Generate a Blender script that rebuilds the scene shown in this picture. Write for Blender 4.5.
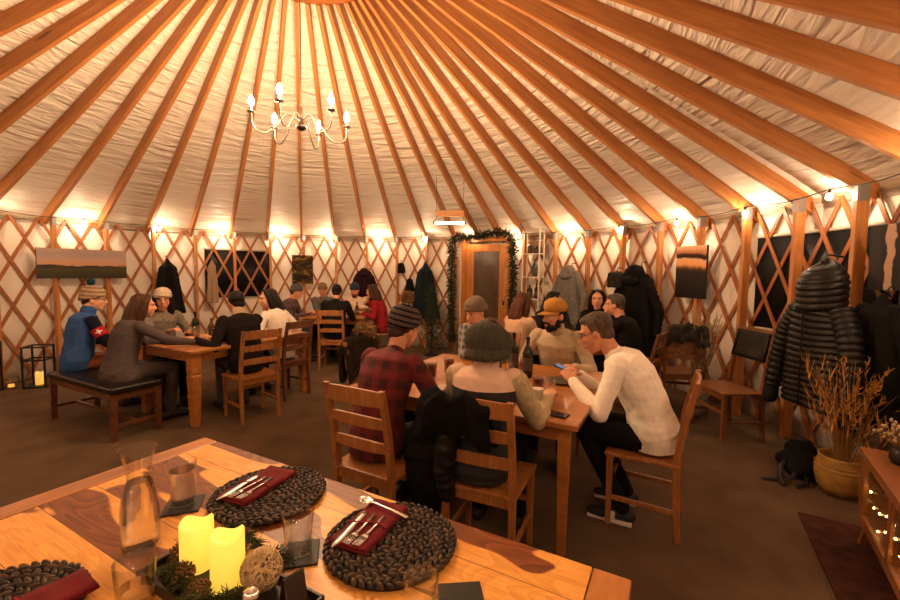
import bpy, bmesh, math, random
from mathutils import Vector, Matrix, noise as mnoise
for o in list(bpy.data.objects): bpy.data.objects.remove(o)
SC = bpy.context.scene; COL = SC.collection
PI = math.pi; sin = math.sin; cos = math.cos; rad = math.radians
V = Vector
rnd = random.Random(11)

# ------------------------------------------------------------------ camera, world, exposure
CAMH = 1.514; pitch = rad(3.745); roll = rad(0.675)
F = V((0, cos(pitch), -sin(pitch))); U = V((0, sin(pitch), cos(pitch))); X = V((1, 0, 0))
X2 = cos(roll)*X + sin(roll)*U; U2 = -sin(roll)*X + cos(roll)*U
cd = bpy.data.cameras.new('camera'); cd.sensor_width = 36; cd.lens = 412.85/900*36; cd.clip_start = .05
cam = bpy.data.objects.new('camera', cd); COL.objects.link(cam)
M = Matrix.Identity(4)
for i in range(3):
    M[i][0] = X2[i]; M[i][1] = U2[i]; M[i][2] = -F[i]
M[0][3], M[1][3], M[2][3] = 0, 0, CAMH
cam.matrix_world = M; SC.camera = cam
w = bpy.data.worlds.new('night'); SC.world = w; w.use_nodes = True
w.node_tree.nodes['Background'].inputs[0].default_value = (.01, .012, .03, 1)
w.node_tree.nodes['Background'].inputs[1].default_value = .3
SC.view_settings.view_transform = 'Standard'; SC.view_settings.look = 'None'
SC.view_settings.exposure = 0.6; SC.view_settings.gamma = 1; SC.view_settings.use_curve_mapping = False
SC.cycles.use_denoising = True; SC.cycles.transparent_max_bounces = 40; SC.cycles.sample_clamp_indirect = 6
CHAND = 1350      # radiance of a chandelier bulb
STRING = 380     # radiance of a string-light bulb
WARM = (1.0, .635, .335); WARM2 = (1.0, .70, .43)

# ------------------------------------------------------------------ helpers: mesh buffer
class MB:
    def __init__(s): s.v = []; s.f = []; s.m = []; s.cur = 0
    def add(s, vs, fs):
        o = len(s.v); s.v += [tuple(q) for q in vs]
        s.f += [tuple(i+o for i in f) for f in fs]; s.m += [s.cur]*len(fs)
    def box(s, c, d, rz=0, M=None):
        c = V(c); R = Matrix.Rotation(rz, 3, 'Z') if M is None else M
        vs = [c + R @ V((x*d[0]/2, y*d[1]/2, z*d[2]/2)) for z in (-1, 1) for y in (-1, 1) for x in (-1, 1)]
        s.add(vs, [(0, 2, 3, 1), (4, 5, 7, 6), (0, 1, 5, 4), (2, 6, 7, 3), (0, 4, 6, 2), (1, 3, 7, 5)]); return s
    def bar(s, a, b, w, h, up=(0, 0, 1), w2=None, h2=None):
        a = V(a); b = V(b); t = (b-a).normalized(); up = V(up)
        sd = t.cross(up)
        if sd.length < 1e-4: sd = t.cross(V((1, 0, 0)))
        sd.normalize(); n = sd.cross(t); w2 = w if w2 is None else w2; h2 = h if h2 is None else h2
        vs = [p + sd*(i*ww/2) + n*(j*hh/2) for p, ww, hh in ((a, w, h), (b, w2, h2)) for j in (-1, 1) for i in (-1, 1)]
        s.add(vs, [(0, 2, 3, 1), (4, 5, 7, 6), (0, 1, 5, 4), (2, 6, 7, 3), (0, 4, 6, 2), (1, 3, 7, 5)]); return s
    def loft(s, rings, cap=True, close=False):
        n = len(rings[0]); vs = [q for r in rings for q in r]; fs = []
        m = len(rings)
        for i in range(m if close else m-1):
            for j in range(n):
                k = (i+1) % m
                fs.append((i*n+j, i*n+(j+1) % n, k*n+(j+1) % n, k*n+j))
        if cap and not close:
            fs.append(tuple(range(n-1, -1, -1))); fs.append(tuple((m-1)*n+j for j in range(n)))
        s.add(vs, fs); return s
    def tube(s, pts, rads, n=10, side=None, rnd_cap=True):
        pts = [V(p) for p in pts]; m = len(pts)
        if not isinstance(rads, (list, tuple)): rads = [rads]*m
        rads = [(r, r) if not isinstance(r, (list, tuple)) else r for r in rads]
        T = []
        for i in range(m):
            t = pts[min(i+1, m-1)] - pts[max(i-1, 0)]
            T.append(t.normalized() if t.length > 1e-9 else V((0, 0, 1)))
        a = V(side) if side is not None else (V((1, 0, 0)) if abs(T[0].x) < .8 else V((0, 1, 0)))
        rings = []; fr = []
        for i in range(m):
            if side is not None: a = V(side)
            q = a - T[i]*a.dot(T[i])
            if q.length < 1e-5: q = T[i].orthogonal()
            a = q.normalized(); b = T[i].cross(a); fr.append((a.copy(), b))
        def ring(p, a, b, r, k=1): return [p + a*(r[0]*k*cos(2*PI*j/n)) + b*(r[1]*k*sin(2*PI*j/n)) for j in range(n)]
        if rnd_cap:
            r = min(rads[0]); rings.append(ring(pts[0]-T[0]*r*.9, *fr[0], rads[0], .35)); rings.append(ring(pts[0]-T[0]*r*.55, *fr[0], rads[0], .8))
        for i in range(m): rings.append(ring(pts[i], *fr[i], rads[i]))
        if rnd_cap:
            r = min(rads[-1]); rings.append(ring(pts[-1]+T[-1]*r*.55, *fr[-1], rads[-1], .8)); rings.append(ring(pts[-1]+T[-1]*r*.9, *fr[-1], rads[-1], .35))
        return s.loft(rings)
    def ell(s, c, r, nu=12, nv=8, M=None):
        c = V(c); r = (r, r, r) if not isinstance(r, (list, tuple)) else r
        R = M or Matrix.Identity(3); vs = []; fs = []
        for i in range(1, nv):
            t = PI*i/nv
            for j in range(nu):
                p = 2*PI*j/nu; vs.append(c + R @ V((r[0]*sin(t)*cos(p), r[1]*sin(t)*sin(p), r[2]*cos(t))))
        top = len(vs); vs.append(c + R @ V((0, 0, r[2]))); vs.append(c + R @ V((0, 0, -r[2])))
        for i in range(nv-2):
            for j in range(nu):
                k = (j+1) % nu; fs.append((i*nu+j, (i+1)*nu+j, (i+1)*nu+k, i*nu+k))
        for j in range(nu):
            k = (j+1) % nu; fs.append((top, j, k)); fs.append((top+1, (nv-2)*nu+k, (nv-2)*nu+j))
        s.add(vs, fs); return s
    def lathe(s, prof, c=(0, 0, 0), n=24, cap=True, close=False):
        c = V(c); return s.loft([[c + V((r*cos(2*PI*j/n), r*sin(2*PI*j/n), z)) for j in range(n)] for r, z in prof], cap=cap, close=close)
    def mesh(s, name='mesh', smooth=False, bevel=0, seg=2, recalc=True, xf=None):
        me = bpy.data.meshes.new(name); me.from_pydata(s.v, [], s.f)
        if xf is not None: me.transform(xf)
        for p, mi in zip(me.polygons, s.m): p.material_index = mi
        if recalc or bevel:
            bm = bmesh.new(); bm.from_mesh(me)
            bmesh.ops.recalc_face_normals(bm, faces=bm.faces)
            if bevel:
                es = [e for e in bm.edges if len(e.link_faces) == 2 and e.calc_face_angle(0) > .6]
                bmesh.ops.bevel(bm, geom=es, offset=bevel, segments=seg, affect='EDGES', profile=.6, clamp_overlap=True)
            bm.to_mesh(me); bm.free()
        if smooth:
            for p in me.polygons: p.use_smooth = True
        return me
def link(name, me, mats=None, parent=None, loc=None, rz=None):
    o = bpy.data.objects.new(name, me); COL.objects.link(o)
    if me is not None and not me.name.startswith('keep'): me.name = name
    if mats is not None and not me.materials:
        for m in (mats if isinstance(mats, (list, tuple)) else [mats]): me.materials.append(m)
    if parent is not None: o.parent = parent
    if loc is not None: o.location = loc
    if rz is not None: o.rotation_euler.z = rz
    return o
def part(name, mb, mats, parent=None, smooth=False, bevel=0, seg=2, label=None, **k):
    o = link(name, mb.mesh(name, smooth, bevel, seg), mats, parent, **k)
    if label: o['label'] = label
    return o
def tag(o, label, cat, group=None, kind=None):
    o['label'] = label; o['category'] = cat
    if group: o['group'] = group
    if kind: o['kind'] = kind
    return o
def thing(name, label, cat, loc=(0, 0, 0), rz=0, group=None):
    o = bpy.data.objects.new(name, None); COL.objects.link(o); o.empty_display_size = .1
    o.location = loc; o.rotation_euler.z = rz
    return tag(o, label, cat, group)
def struct(name, mb, mats, smooth=False, bevel=0, parent=None, recalc=True):
    o = link(name, mb.mesh(name, smooth, bevel, recalc=recalc), mats, parent)
    if parent is None: o['kind'] = 'structure'
    return o
def dup(root, loc, rz, label=None, group=None):
    r = root.copy(); COL.objects.link(r); r.location = loc; r.rotation_euler.z = rz
    if label: r['label'] = label
    if group: r['group'] = group
    for ch in list(root.children):
        c = ch.copy(); COL.objects.link(c); c.parent = r
        for g in list(ch.children):
            d = g.copy(); COL.objects.link(d); d.parent = c
    return r
def unify(mb, vox, it=4, disp=None):
    """one continuous surface out of overlapping closed shells"""
    me = mb.mesh('tmp'); o = bpy.data.objects.new('tmp', me); COL.objects.link(o)
    r = o.modifiers.new('r', 'REMESH'); r.mode = 'VOXEL'; r.voxel_size = vox
    if it:
        q = o.modifiers.new('s', 'SMOOTH'); q.factor = .5; q.iterations = it
    dg = bpy.context.evaluated_depsgraph_get()
    out = bpy.data.meshes.new_from_object(o.evaluated_get(dg))
    bpy.data.objects.remove(o); bpy.data.meshes.remove(me)
    if disp:
        nv = [v.normal.copy() for v in out.vertices]
        for v, n in zip(out.vertices, nv): v.co += n*disp(v.co)
    for p in out.polygons: p.use_smooth = True
    return out
def folds(amp, sx=9, sz=22, seed=0):
    def f(c): return amp*(mnoise.noise(V((c.x*sx+seed, c.y*sx, c.z*sz))) + .5*mnoise.noise(V((c.x*sx*2.3+c.z*8, c.y*sx*2.3+seed, c.z*sz*1.7))))
    return f

# ------------------------------------------------------------------ helpers: materials
MATS = {}
def nodes(name):
    m = bpy.data.materials.new(name); m.use_nodes = True
    nt = m.node_tree; b = nt.nodes['Principled BSDF']
    return m, nt, b
def ramp(nt, fac, stops):
    r = nt.nodes.new('ShaderNodeValToRGB'); e = r.color_ramp.elements
    while len(e) > 1: e.remove(e[0])
    e[0].position = stops[0][0]; e[0].color = (*stops[0][1], 1)
    for p, c in stops[1:]:
        q = e.new(p); q.color = (*c, 1)
    nt.links.new(fac, r.inputs[0]); return r.outputs[0]
def mapped(nt, scale=(1, 1, 1), rot=(0, 0, 0), coord='Object'):
    tc = nt.nodes.new('ShaderNodeTexCoord'); mp = nt.nodes.new('ShaderNodeMapping')
    mp.inputs['Scale'].default_value = scale; mp.inputs['Rotation'].default_value = rot
    nt.links.new(tc.outputs[coord], mp.inputs[0]); return mp.outputs[0]
def noisetex(nt, vec, scale=5, detail=4, rough=.5, dist=0):
    n = nt.nodes.new('ShaderNodeTexNoise'); n.inputs['Scale'].default_value = scale
    n.inputs['Detail'].default_value = detail; n.inputs['Roughness'].default_value = rough; n.inputs['Distortion'].default_value = dist
    nt.links.new(vec, n.inputs['Vector']); return n.outputs['Fac']
def bump(nt, b, fac, strength=.3, dist=.01):
    n = nt.nodes.new('ShaderNodeBump'); n.inputs['Strength'].default_value = strength; n.inputs['Distance'].default_value = dist
    nt.links.new(fac, n.inputs['Height']); nt.links.new(n.outputs[0], b.inputs['Normal'])
def math_n(nt, op, a, b=None, c=None):
    n = nt.nodes.new('ShaderNodeMath'); n.operation = op
    for i, q in enumerate((a, b, c)):
        if q is None: continue
        if hasattr(q, 'links'): nt.links.new(q, n.inputs[i])
        else: n.inputs[i].default_value = q
    return n.outputs[0]
def sep(nt, vec):
    n = nt.nodes.new('ShaderNodeSeparateXYZ'); nt.links.new(vec, n.inputs[0]); return n.outputs
def plain(name, c, rough=.5, metal=0, var=.0, vscale=20, bmp=0, bscale=60, spec=.25, sheen=0, coat=0):
    if name in MATS: return MATS[name]
    m, nt, b = nodes(name)
    b.inputs['Base Color'].default_value = (*c, 1); b.inputs['Roughness'].default_value = rough; b.inputs['Metallic'].default_value = metal
    b.inputs['Specular IOR Level'].default_value = spec; b.inputs['Coat Weight'].default_value = coat
    if sheen: b.inputs['Sheen Weight'].default_value = sheen
    if var or bmp:
        vec = mapped(nt)
        if var:
            f = noisetex(nt, vec, vscale, 3)
            lo = tuple(max(0, q*(1-var)) for q in c); hi = tuple(min(1, q*(1+var)) for q in c)
            nt.links.new(ramp(nt, f, [(.3, lo), (.7, hi)]), b.inputs['Base Color'])
        if bmp: bump(nt, b, noisetex(nt, vec, bscale, 3), bmp, .004)
    MATS[name] = m; return m
def knit(name, c, scale=90, c2=None, bands=None, rough=.9):
    """ribbed knit: bands=(frequency along z, colour) for stripes"""
    if name in MATS: return MATS[name]
    m, nt, b = nodes(name); b.inputs['Roughness'].default_value = rough; b.inputs['Specular IOR Level'].default_value = .1
    vec = mapped(nt)
    x, y, z = sep(nt, vec)
    ang = math_n(nt, 'ARCTAN2', x, y)
    rib = math_n(nt, 'SINE', math_n(nt, 'MULTIPLY', ang, 34.0))
    n = noisetex(nt, vec, scale, 2)
    if bands:
        s = math_n(nt, 'SINE', math_n(nt, 'MULTIPLY_ADD', z, bands[0], math_n(nt, 'MULTIPLY', noisetex(nt, vec, 9, 1), 1.5)))
        col = ramp(nt, math_n(nt, 'MULTIPLY_ADD', s, .5, .5), bands[1])
        nt.links.new(col, b.inputs['Base Color'])
    else:
        c2 = c2 or tuple(q*.6 for q in c)
        nt.links.new(ramp(nt, n, [(.3, c2), (.7, c)]), b.inputs['Base Color'])
    bump(nt, b, math_n(nt, 'ADD', math_n(nt, 'MULTIPLY', rib, .5), n), .5, .006)
    MATS[name] = m; return m
def wood(name, c1, c2, axis='X', scale=3, rough=.45, stretch=12, knots=False, coat=0):
    if name in MATS: return MATS[name]
    m, nt, b = nodes(name); b.inputs['Roughness'].default_value = rough; b.inputs['Coat Weight'].default_value = coat
    sc = {'X': (1, stretch, stretch), 'Y': (stretch, 1, stretch), 'Z': (stretch, stretch, 1)}[axis]
    vec = mapped(nt, sc)
    oi = nt.nodes.new('ShaderNodeObjectInfo'); ad = nt.nodes.new('ShaderNodeVectorMath'); ad.operation = 'ADD'
    mu = nt.nodes.new('ShaderNodeMath'); mu.operation = 'MULTIPLY'; mu.inputs[1].default_value = 57
    nt.links.new(oi.outputs['Random'], mu.inputs[0]); nt.links.new(vec, ad.inputs[0]); nt.links.new(mu.outputs[0], ad.inputs[1])
    n1 = noisetex(nt, ad.outputs[0], scale, 5, .6, .6)
    mid = tuple((p+q)/2 for p, q in zip(c1, c2))
    col = ramp(nt, n1, [(.3, c2), (.5, mid), (.68, c1)])
    if knots:
        vo = nt.nodes.new('ShaderNodeTexVoronoi'); vo.inputs['Scale'].default_value = 1.6
        v2 = mapped(nt, {'X': (.6, 4, 4), 'Y': (4, .6, 4), 'Z': (4, 4, .6)}[axis])
        a2 = nt.nodes.new('ShaderNodeVectorMath'); a2.operation = 'ADD'; nt.links.new(v2, a2.inputs[0]); nt.links.new(mu.outputs[0], a2.inputs[1])
        nt.links.new(a2.outputs[0], vo.inputs['Vector'])
        mx = nt.nodes.new('ShaderNodeMix'); mx.data_type = 'RGBA'
        nt.links.new(ramp(nt, vo.outputs['Distance'], [(.05, (.8, .8, .8)), (.12, (0, 0, 0))]), mx.inputs['Factor'])
        nt.links.new(col, mx.inputs[6]); mx.inputs[7].default_value = (*[q*.3 for q in c2], 1)
        col = mx.outputs[2]
    nt.links.new(col, b.inputs['Base Color']); bump(nt, b, n1, .12, .004)
    MATS[name] = m; return m
def emit(name, c, strength, base=None):
    if name in MATS: return MATS[name]
    m, nt, b = nodes(name); b.inputs['Base Color'].default_value = (*(base or c), 1)
    b.inputs['Emission Color'].default_value = (*c, 1); b.inputs['Emission Strength'].default_value = strength
    MATS[name] = m; return m
def thinglass(name, c=(1, 1, 1), refl=.9, solid=0.0):
    if name in MATS: return MATS[name]
    m, nt, b = nodes(name); out = nt.nodes['Material Output']; nt.nodes.remove(b)
    tr = nt.nodes.new('ShaderNodeBsdfTransparent'); tr.inputs[0].default_value = (*c, 1)
    gl = nt.nodes.new('ShaderNodeBsdfGlossy'); gl.inputs['Roughness'].default_value = .02
    fr = nt.nodes.new('ShaderNodeLayerWeight'); fr.inputs['Blend'].default_value = .5
    fr4 = math_n(nt, 'MULTIPLY_ADD', math_n(nt, 'POWER', fr.outputs['Facing'], 3.0), .9, .05)
    mx = nt.nodes.new('ShaderNodeMixShader'); nt.links.new(math_n(nt, 'MULTIPLY', fr4, refl), mx.inputs[0]); nt.links.new(tr.outputs[0], mx.inputs[1]); nt.links.new(gl.outputs[0], mx.inputs[2])
    last = mx
    if solid:
        rf = nt.nodes.new('ShaderNodeBsdfRefraction'); rf.inputs['IOR'].default_value = 1.33; rf.inputs['Roughness'].default_value = .02
        m2 = nt.nodes.new('ShaderNodeMixShader'); m2.inputs[0].default_value = solid; nt.links.new(mx.outputs[0], m2.inputs[1]); nt.links.new(rf.outputs[0], m2.inputs[2]); last = m2
    nt.links.new(last.outputs[0], out.inputs[0]); MATS[name] = m; return m
def glass(name, c=(1, 1, 1), rough=.0, ior=1.45):
    if name in MATS: return MATS[name]
    m, nt, b = nodes(name); b.inputs['Base Color'].default_value = (*c, 1); b.inputs['Roughness'].default_value = rough
    b.inputs['Transmission Weight'].default_value = 1; b.inputs['IOR'].default_value = ior
    MATS[name] = m; return m
PINE = wood('pine', (.52, .215, .055), (.33, .115, .026), 'X', 2.2, .5, 14, knots=True)
PINEZ = wood('pine_upright', (.52, .215, .058), (.33, .115, .027), 'Z', 2.2, .5, 14)
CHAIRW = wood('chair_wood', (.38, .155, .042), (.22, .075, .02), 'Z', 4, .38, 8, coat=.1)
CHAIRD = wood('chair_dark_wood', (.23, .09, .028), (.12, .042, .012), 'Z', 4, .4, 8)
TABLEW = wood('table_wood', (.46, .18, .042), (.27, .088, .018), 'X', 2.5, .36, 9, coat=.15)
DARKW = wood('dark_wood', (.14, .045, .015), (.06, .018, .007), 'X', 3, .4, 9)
BLACK = plain('black_metal', (.015, .014, .013), .4)
CHROME = plain('steel', (.75, .73, .70), .22, 1)
GLASS = thinglass('clear_glass', (.995, .995, .992)); WATER = thinglass('water', (.99, .99, .985), .9, .75)
# ------------------------------------------------------------------ the yurt
CX, CY, RP = -1.3826, 3.7692, 4.53      # axis and radius of the post ring
ZW, ZAP = 2.209, 4.781                  # wall top, apex of the rafters' undersides
SL = (ZAP-ZW)/RP; RL = 4.70; RM = 4.745; RR = .80
def pol(a, r, z=0): return V((CX+r*cos(a), CY+r*sin(a), z))
# angles of rafters; the pair over the door frame is closer set
RA = [2.7010-.132*k for k in range(12)] + [1.148, 1.047] + [.9463-.132*k for k in range(10)]
last = RA[-1]; gap = (last-(2.7010-2*PI)); nrest = round(gap/.1325)
RA += [last-gap/nrest*k for k in range(1, nrest)]
# floor
m, nt, b = nodes('carpet'); b.inputs['Roughness'].default_value = .95; b.inputs['Specular IOR Level'].default_value = .1
vec = mapped(nt); n1 = noisetex(nt, vec, 160, 3, .7); n2 = noisetex(nt, vec, 3, 3)
mxn = math_n(nt, 'MULTIPLY_ADD', n2, .35, math_n(nt, 'MULTIPLY', n1, .65))
nt.links.new(ramp(nt, mxn, [(.32, (.052, .032, .019)), (.5, (.105, .065, .039)), (.68, (.185, .116, .069))]), b.inputs['Base Color'])
bump(nt, b, n1, .7, .01); CARPET = m
mb = MB(); n = 96
mb.loft([[pol(2*PI*j/n, r, z) for j in range(n)] for r, z in ((4.85, -.08), (4.85, 0), (.01, 0))])
struct('floor', mb, CARPET)
# membranes
def cloth(name, c, sc, strength):
    m, nt, b = nodes(name); b.inputs['Base Color'].default_value = (*c, 1); b.inputs['Roughness'].default_value = .42
    b.inputs['Specular IOR Level'].default_value = .35
    vec = mapped(nt, sc, coord='UV'); f = noisetex(nt, vec, 1.0, 3, .45, .8)
    bump(nt, b, f, strength, .06); return m
ROOFM = cloth('roof_canvas', (.77, .695, .62), (1.7, 12, 1), .9)
WALLM = cloth('wall_canvas', (.75, .67, .59), (3.0, .8, 1), .35)
def curved(name, rz, mat, a0=0, a1=2*PI, n=192, kind=True, thick=None):
    """surface of revolution strip through (r,z) points, with UVs in metres"""
    me = bpy.data.meshes.new(name); vs = []; fs = []; uv = []
    L = [0]
    for i in range(1, len(rz)): L.append(L[-1]+math.hypot(rz[i][0]-rz[i-1][0], rz[i][1]-rz[i-1][1]))
    for i, (r, z) in enumerate(rz):
        for j in range(n+1):
            a = a0+(a1-a0)*j/n; vs.append(pol(a, r, z)); uv.append((a*4.5, L[i]))
    for i in range(len(rz)-1):
        for j in range(n):
            q = i*(n+1)+j; fs.append((q, q+1, q+n+2, q+n+1))
    me.from_pydata(vs, [], fs); ul = me.uv_layers.new()
    for lp in me.loops: ul.data[lp.index].uv = uv[lp.vertex_index]
    for p in me.polygons: p.use_smooth = True
    o = link(name, me, mat)
    if thick:
        s = o.modifiers.new('t', 'SOLIDIFY'); s.thickness = thick; s.offset = 0
    if kind: o['kind'] = 'structure'
    return o
curved('wall_round', [(RM, -.02), (RM, .8), (RM, 1.6), (RM, ZW+.06)], WALLM, thick=.01)
# the roof cloth lies on top of the rafters
HR = .135/cos(math.atan(SL))
def zroof(r): return ZAP-SL*r+HR
curved('ceiling', [(RM, zroof(RM)-.12), (RM-.03, zroof(RM)+.005)]+[(RM-.03-(RM-RR)*k/14, zroof(RM-.03-(RM-RR)*k/14)+.005) for k in range(1, 15)]+[(RR-.05, zroof(RR))], ROOFM, thick=.008)
# skylight dome above the compression ring
curved('ceiling_skylight', [(RR, zroof(RR)-.02), (RR*.8, zroof(RR)+.25), (RR*.45, zroof(RR)+.38), (.01, zroof(RR)+.42)], plain('skylight_dome', (.10, .09, .08), .2), n=48, thick=.01)
# rafters: one mesh, copied round the ring
Lr = math.hypot(RM-.0-RR, SL*(RM-RR)); tl = math.atan(SL)
mb = MB(); mb.box((Lr/2, 0, .0675), (Lr, .042, .135)); rme = mb.mesh('rafter', bevel=.003, seg=1); rme.materials.append(PINE)
# posts with their steel plate
mb = MB(); mb.box((0, 0, (ZW+.02)/2), (.09, .042, ZW+.02)); pme = mb.mesh('post', bevel=.003, seg=1); pme.materials.append(PINEZ)
mb = MB(); mb.box((-.047, 0, ZW-.04), (.004, .046, .12)); mb.box((0, .0225, ZW-.04), (.07, .003, .13)); mb.box((0, -.0225, ZW-.04), (.07, .003, .13)); plm = mb.mesh('bracket')
plm.materials.append(plain('galvanised', (.35, .35, .36), .4, .9))
for i, a in enumerate(RA):
    o = bpy.data.objects.new('rafter', rme); COL.objects.link(o); o['kind'] = 'structure'
    # local x runs from the ring (high) to the eave (low)
    ex = V((cos(a)*cos(tl), sin(a)*cos(tl), -sin(tl))); ey = V((-sin(a), cos(a), 0)); ez = ex.cross(ey)
    p = pol(a, RR, ZAP-SL*RR); Mx = Matrix.Identity(4)
    for k in range(3): Mx[k][0], Mx[k][1], Mx[k][2], Mx[k][3] = ex[k], ey[k], ez[k], p[k]
    o.matrix_world = Mx
    if 11 < i < 14: continue
    q = bpy.data.objects.new('post', pme); COL.objects.link(q); q['kind'] = 'structure'
    q.location = pol(a-.0095, RP+.045); q.rotation_euler.z = a
    r = bpy.data.objects.new('bracket', plm); COL.objects.link(r); r.parent = q
# compression ring
mb = MB(); zr = ZAP-SL*RR
mb.lathe([(RR-.06, zr+.02), (RR+.02, zr+.02), (RR+.02, zr+.17), (RR-.06, zr+.17)], (CX, CY, 0), 64, cap=False, close=True)
struct('ceiling_ring', mb, wood('ring_wood', (.42, .155, .033), (.27, .08, .018), 'X', 2.2, .5, 5))
# lattice (khana) of crossing laths, cut out at the door
DA0, DA1 = 56.0, 71.0
mb = MB(); NL = 98; H0 = ZW-.02; turn = (H0/.6)*.3/RL
for s in (1, -1):
    r = RL + (.0 if s > 0 else .014); seg = 8; wd = .037
    for i in range(NL):
        a0 = 2*PI*i/NL + .02
        rings = []
        for k in range(seg+1):
            t = k/seg; z = .02+t*H0; a = a0 + s*turn*(t-1)
            deg = math.degrees(a) % 360
            dx = wd/2*1.12/r
            ring = [pol(a-dx, r-.005, z), pol(a+dx, r-.005, z), pol(a+dx, r+.006, z), pol(a-dx, r+.006, z)]
            if DA0 < deg < DA1:
                if len(rings) > 1: mb.loft(rings)
                rings = []
            else: rings.append(ring)
        if len(rings) > 1: mb.loft(rings)
struct('wall_lattice', mb, wood('lattice_wood', (.38, .130, .034), (.24, .070, .018), 'Z', 3, .5, 6))
# trim: wall-top band the rafters sit on
curved('trim_1', [(RL+.02, ZW-.03), (RL+.02, ZW+.05)], plain('eave_band', (.45, .36, .26), .7), thick=.012)
# windows in the canvas, seen through the lattice
NIGHT, nt, b = nodes('night_pane'); b.inputs['Base Color'].default_value = (.012, .011, .012, 1); b.inputs['Roughness'].default_value = .38; b.inputs['Specular IOR Level'].default_value = .06
for i, (d0, d1, z0, z1) in enumerate(((129.6, 116.4, 1.02, 1.88), (8.4, -9.0, .98, 1.92))):
    wdw = curved('window_%d' % (i+1), [(RM-.014, z0), (RM-.014, z1)], NIGHT, rad(d0), rad(d1), 12, thick=.008)
    for nm, (e0, e1, y0, y1) in {'window_frame': (d0, d1, z1, z1+.03), 'window_sill': (d0, d1, z0-.03, z0)}.items():
        fo = curved(nm, [(RM-.018, y0), (RM-.018, y1)], plain('vinyl_edge', (.45, .40, .33), .6), rad(e0), rad(e1), 12, kind=False, thick=.014); fo.parent = wdw
# door
da = rad((DA0+DA1)/2); DW = 1.02; DH = 2.10
DR = RM-.09
DOOR = MB()
for sx in (-1, 1): DOOR.box((sx*.34, 0, DH/2-.02), (.16, .045, DH-.04))
DOOR.box((0, 0, DH-.10), (.52, .045, .14)); DOOR.box((0, 0, .16), (.52, .045, .28))
DOORW = wood('door_wood', (.50, .18, .03), (.30, .09, .014), 'Z', 2.2, .4, 9)
do = link('door_1', DOOR.mesh('door_1', bevel=.004, seg=1), DOORW, loc=pol(da, DR), rz=da-PI/2); do['kind'] = 'structure'
FR = MB()
for sx in (-1, 1): FR.box((sx*.47, 0, DH/2+.02), (.09, .09, DH+.04))
FR.box((0, 0, DH+.055), (1.03, .09, .07))
part('door_frame', FR, DOORW, do, bevel=.004)
GP, nt, b = nodes('door_pane'); b.inputs['Roughness'].default_value = .12; b.inputs['Base Color'].default_value = (.05, .035, .025, 1)
vec = mapped(nt); nt.links.new(ramp(nt, noisetex(nt, vec, 4, 3), [(.3, (.05, .034, .024)), (.7, (.10, .065, .042))]), b.inputs['Base Color'])
mb = MB(); mb.box((0, 0, 1.15), (.53, .02, 1.78)); part('door_pane', mb, GP, do)
mb = MB(); mb.tube([(.36, -.03, 1.0), (.36, -.07, 1.0), (.28, -.075, 1.0)], .009, 8); mb.box((.36, -.026, 1.0), (.04, .006, .16)); part('door_handle', mb, CHROME, do, smooth=True)
# ------------------------------------------------------------------ lamps
BULB = emit('chandelier_bulb', WARM, CHAND); SBULB = emit('string_bulb', WARM2, STRING)
IRON = plain('antique_iron', (.16, .13, .11), .45, .8)
ch = thing('chandelier', 'six-armed wrought metal chandelier with lit candle bulbs hanging from the roof ring', 'chandelier', (CX+.04, CY, 2.815))
mb = MB(); mb.lathe([(.004, -.055), (.02, -.05), (.045, -.03), (.05, -.012), (.03, .0), (.018, .02), (.022, .05), (.014, .09), (.012, .14), (.004, .16)], n=16); part('hub', mb, plain('hub_metal', (.05, .035, .025), .4, .8), ch, smooth=True)
mb = MB(); mb.tube([(0, 0, .15), (0, 0, zroof(RR)+.30-2.825)], .005, 8); part('chain', mb, IRON, ch)
for k in range(6):
    a = rad(26+60*k); d = V((cos(a), sin(a), 0)); z = V((0, 0, 1))
    P = [(.02, .03), (.08, .07), (.14, .055), (.21, -.05), (.29, -.115), (.36, -.105), (.395, -.055), (.40, .0), (.40, .04)]
    pts = []
    for i in range(len(P)-1):
        for t in (0, .5):
            p0 = P[max(i-1, 0)]; p1 = P[i]; p2 = P[i+1]; p3 = P[min(i+2, len(P)-1)]
            f = lambda q: .5*((2*p1[q])+(-p0[q]+p2[q])*t+(2*p0[q]-5*p1[q]+4*p2[q]-p3[q])*t*t+(-p0[q]+3*p1[q]-3*p2[q]+p3[q])*t**3)
            pts.append(d*f(0)+z*f(1))
    pts.append(d*P[-1][0]+z*P[-1][1])
    mb = MB(); mb.tube(pts, .0065, 8); arm = part('arm', mb, IRON, ch, smooth=True)
    mb = MB(); c = d*.40; mb.lathe([(.006, .035), (.034, .04), (.036, .046), (.012, .048), (.011, .090), (.004, .091)], c, 14); part('candle_cup', mb, IRON, arm, smooth=True)
    mb = MB(); mb.lathe([(.004, .090), (.012, .096), (.021, .115), (.022, .13), (.016, .154), (.007, .174), (.002, .182)], c, 10); part('bulb', mb, BULB, arm, smooth=True)
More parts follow.
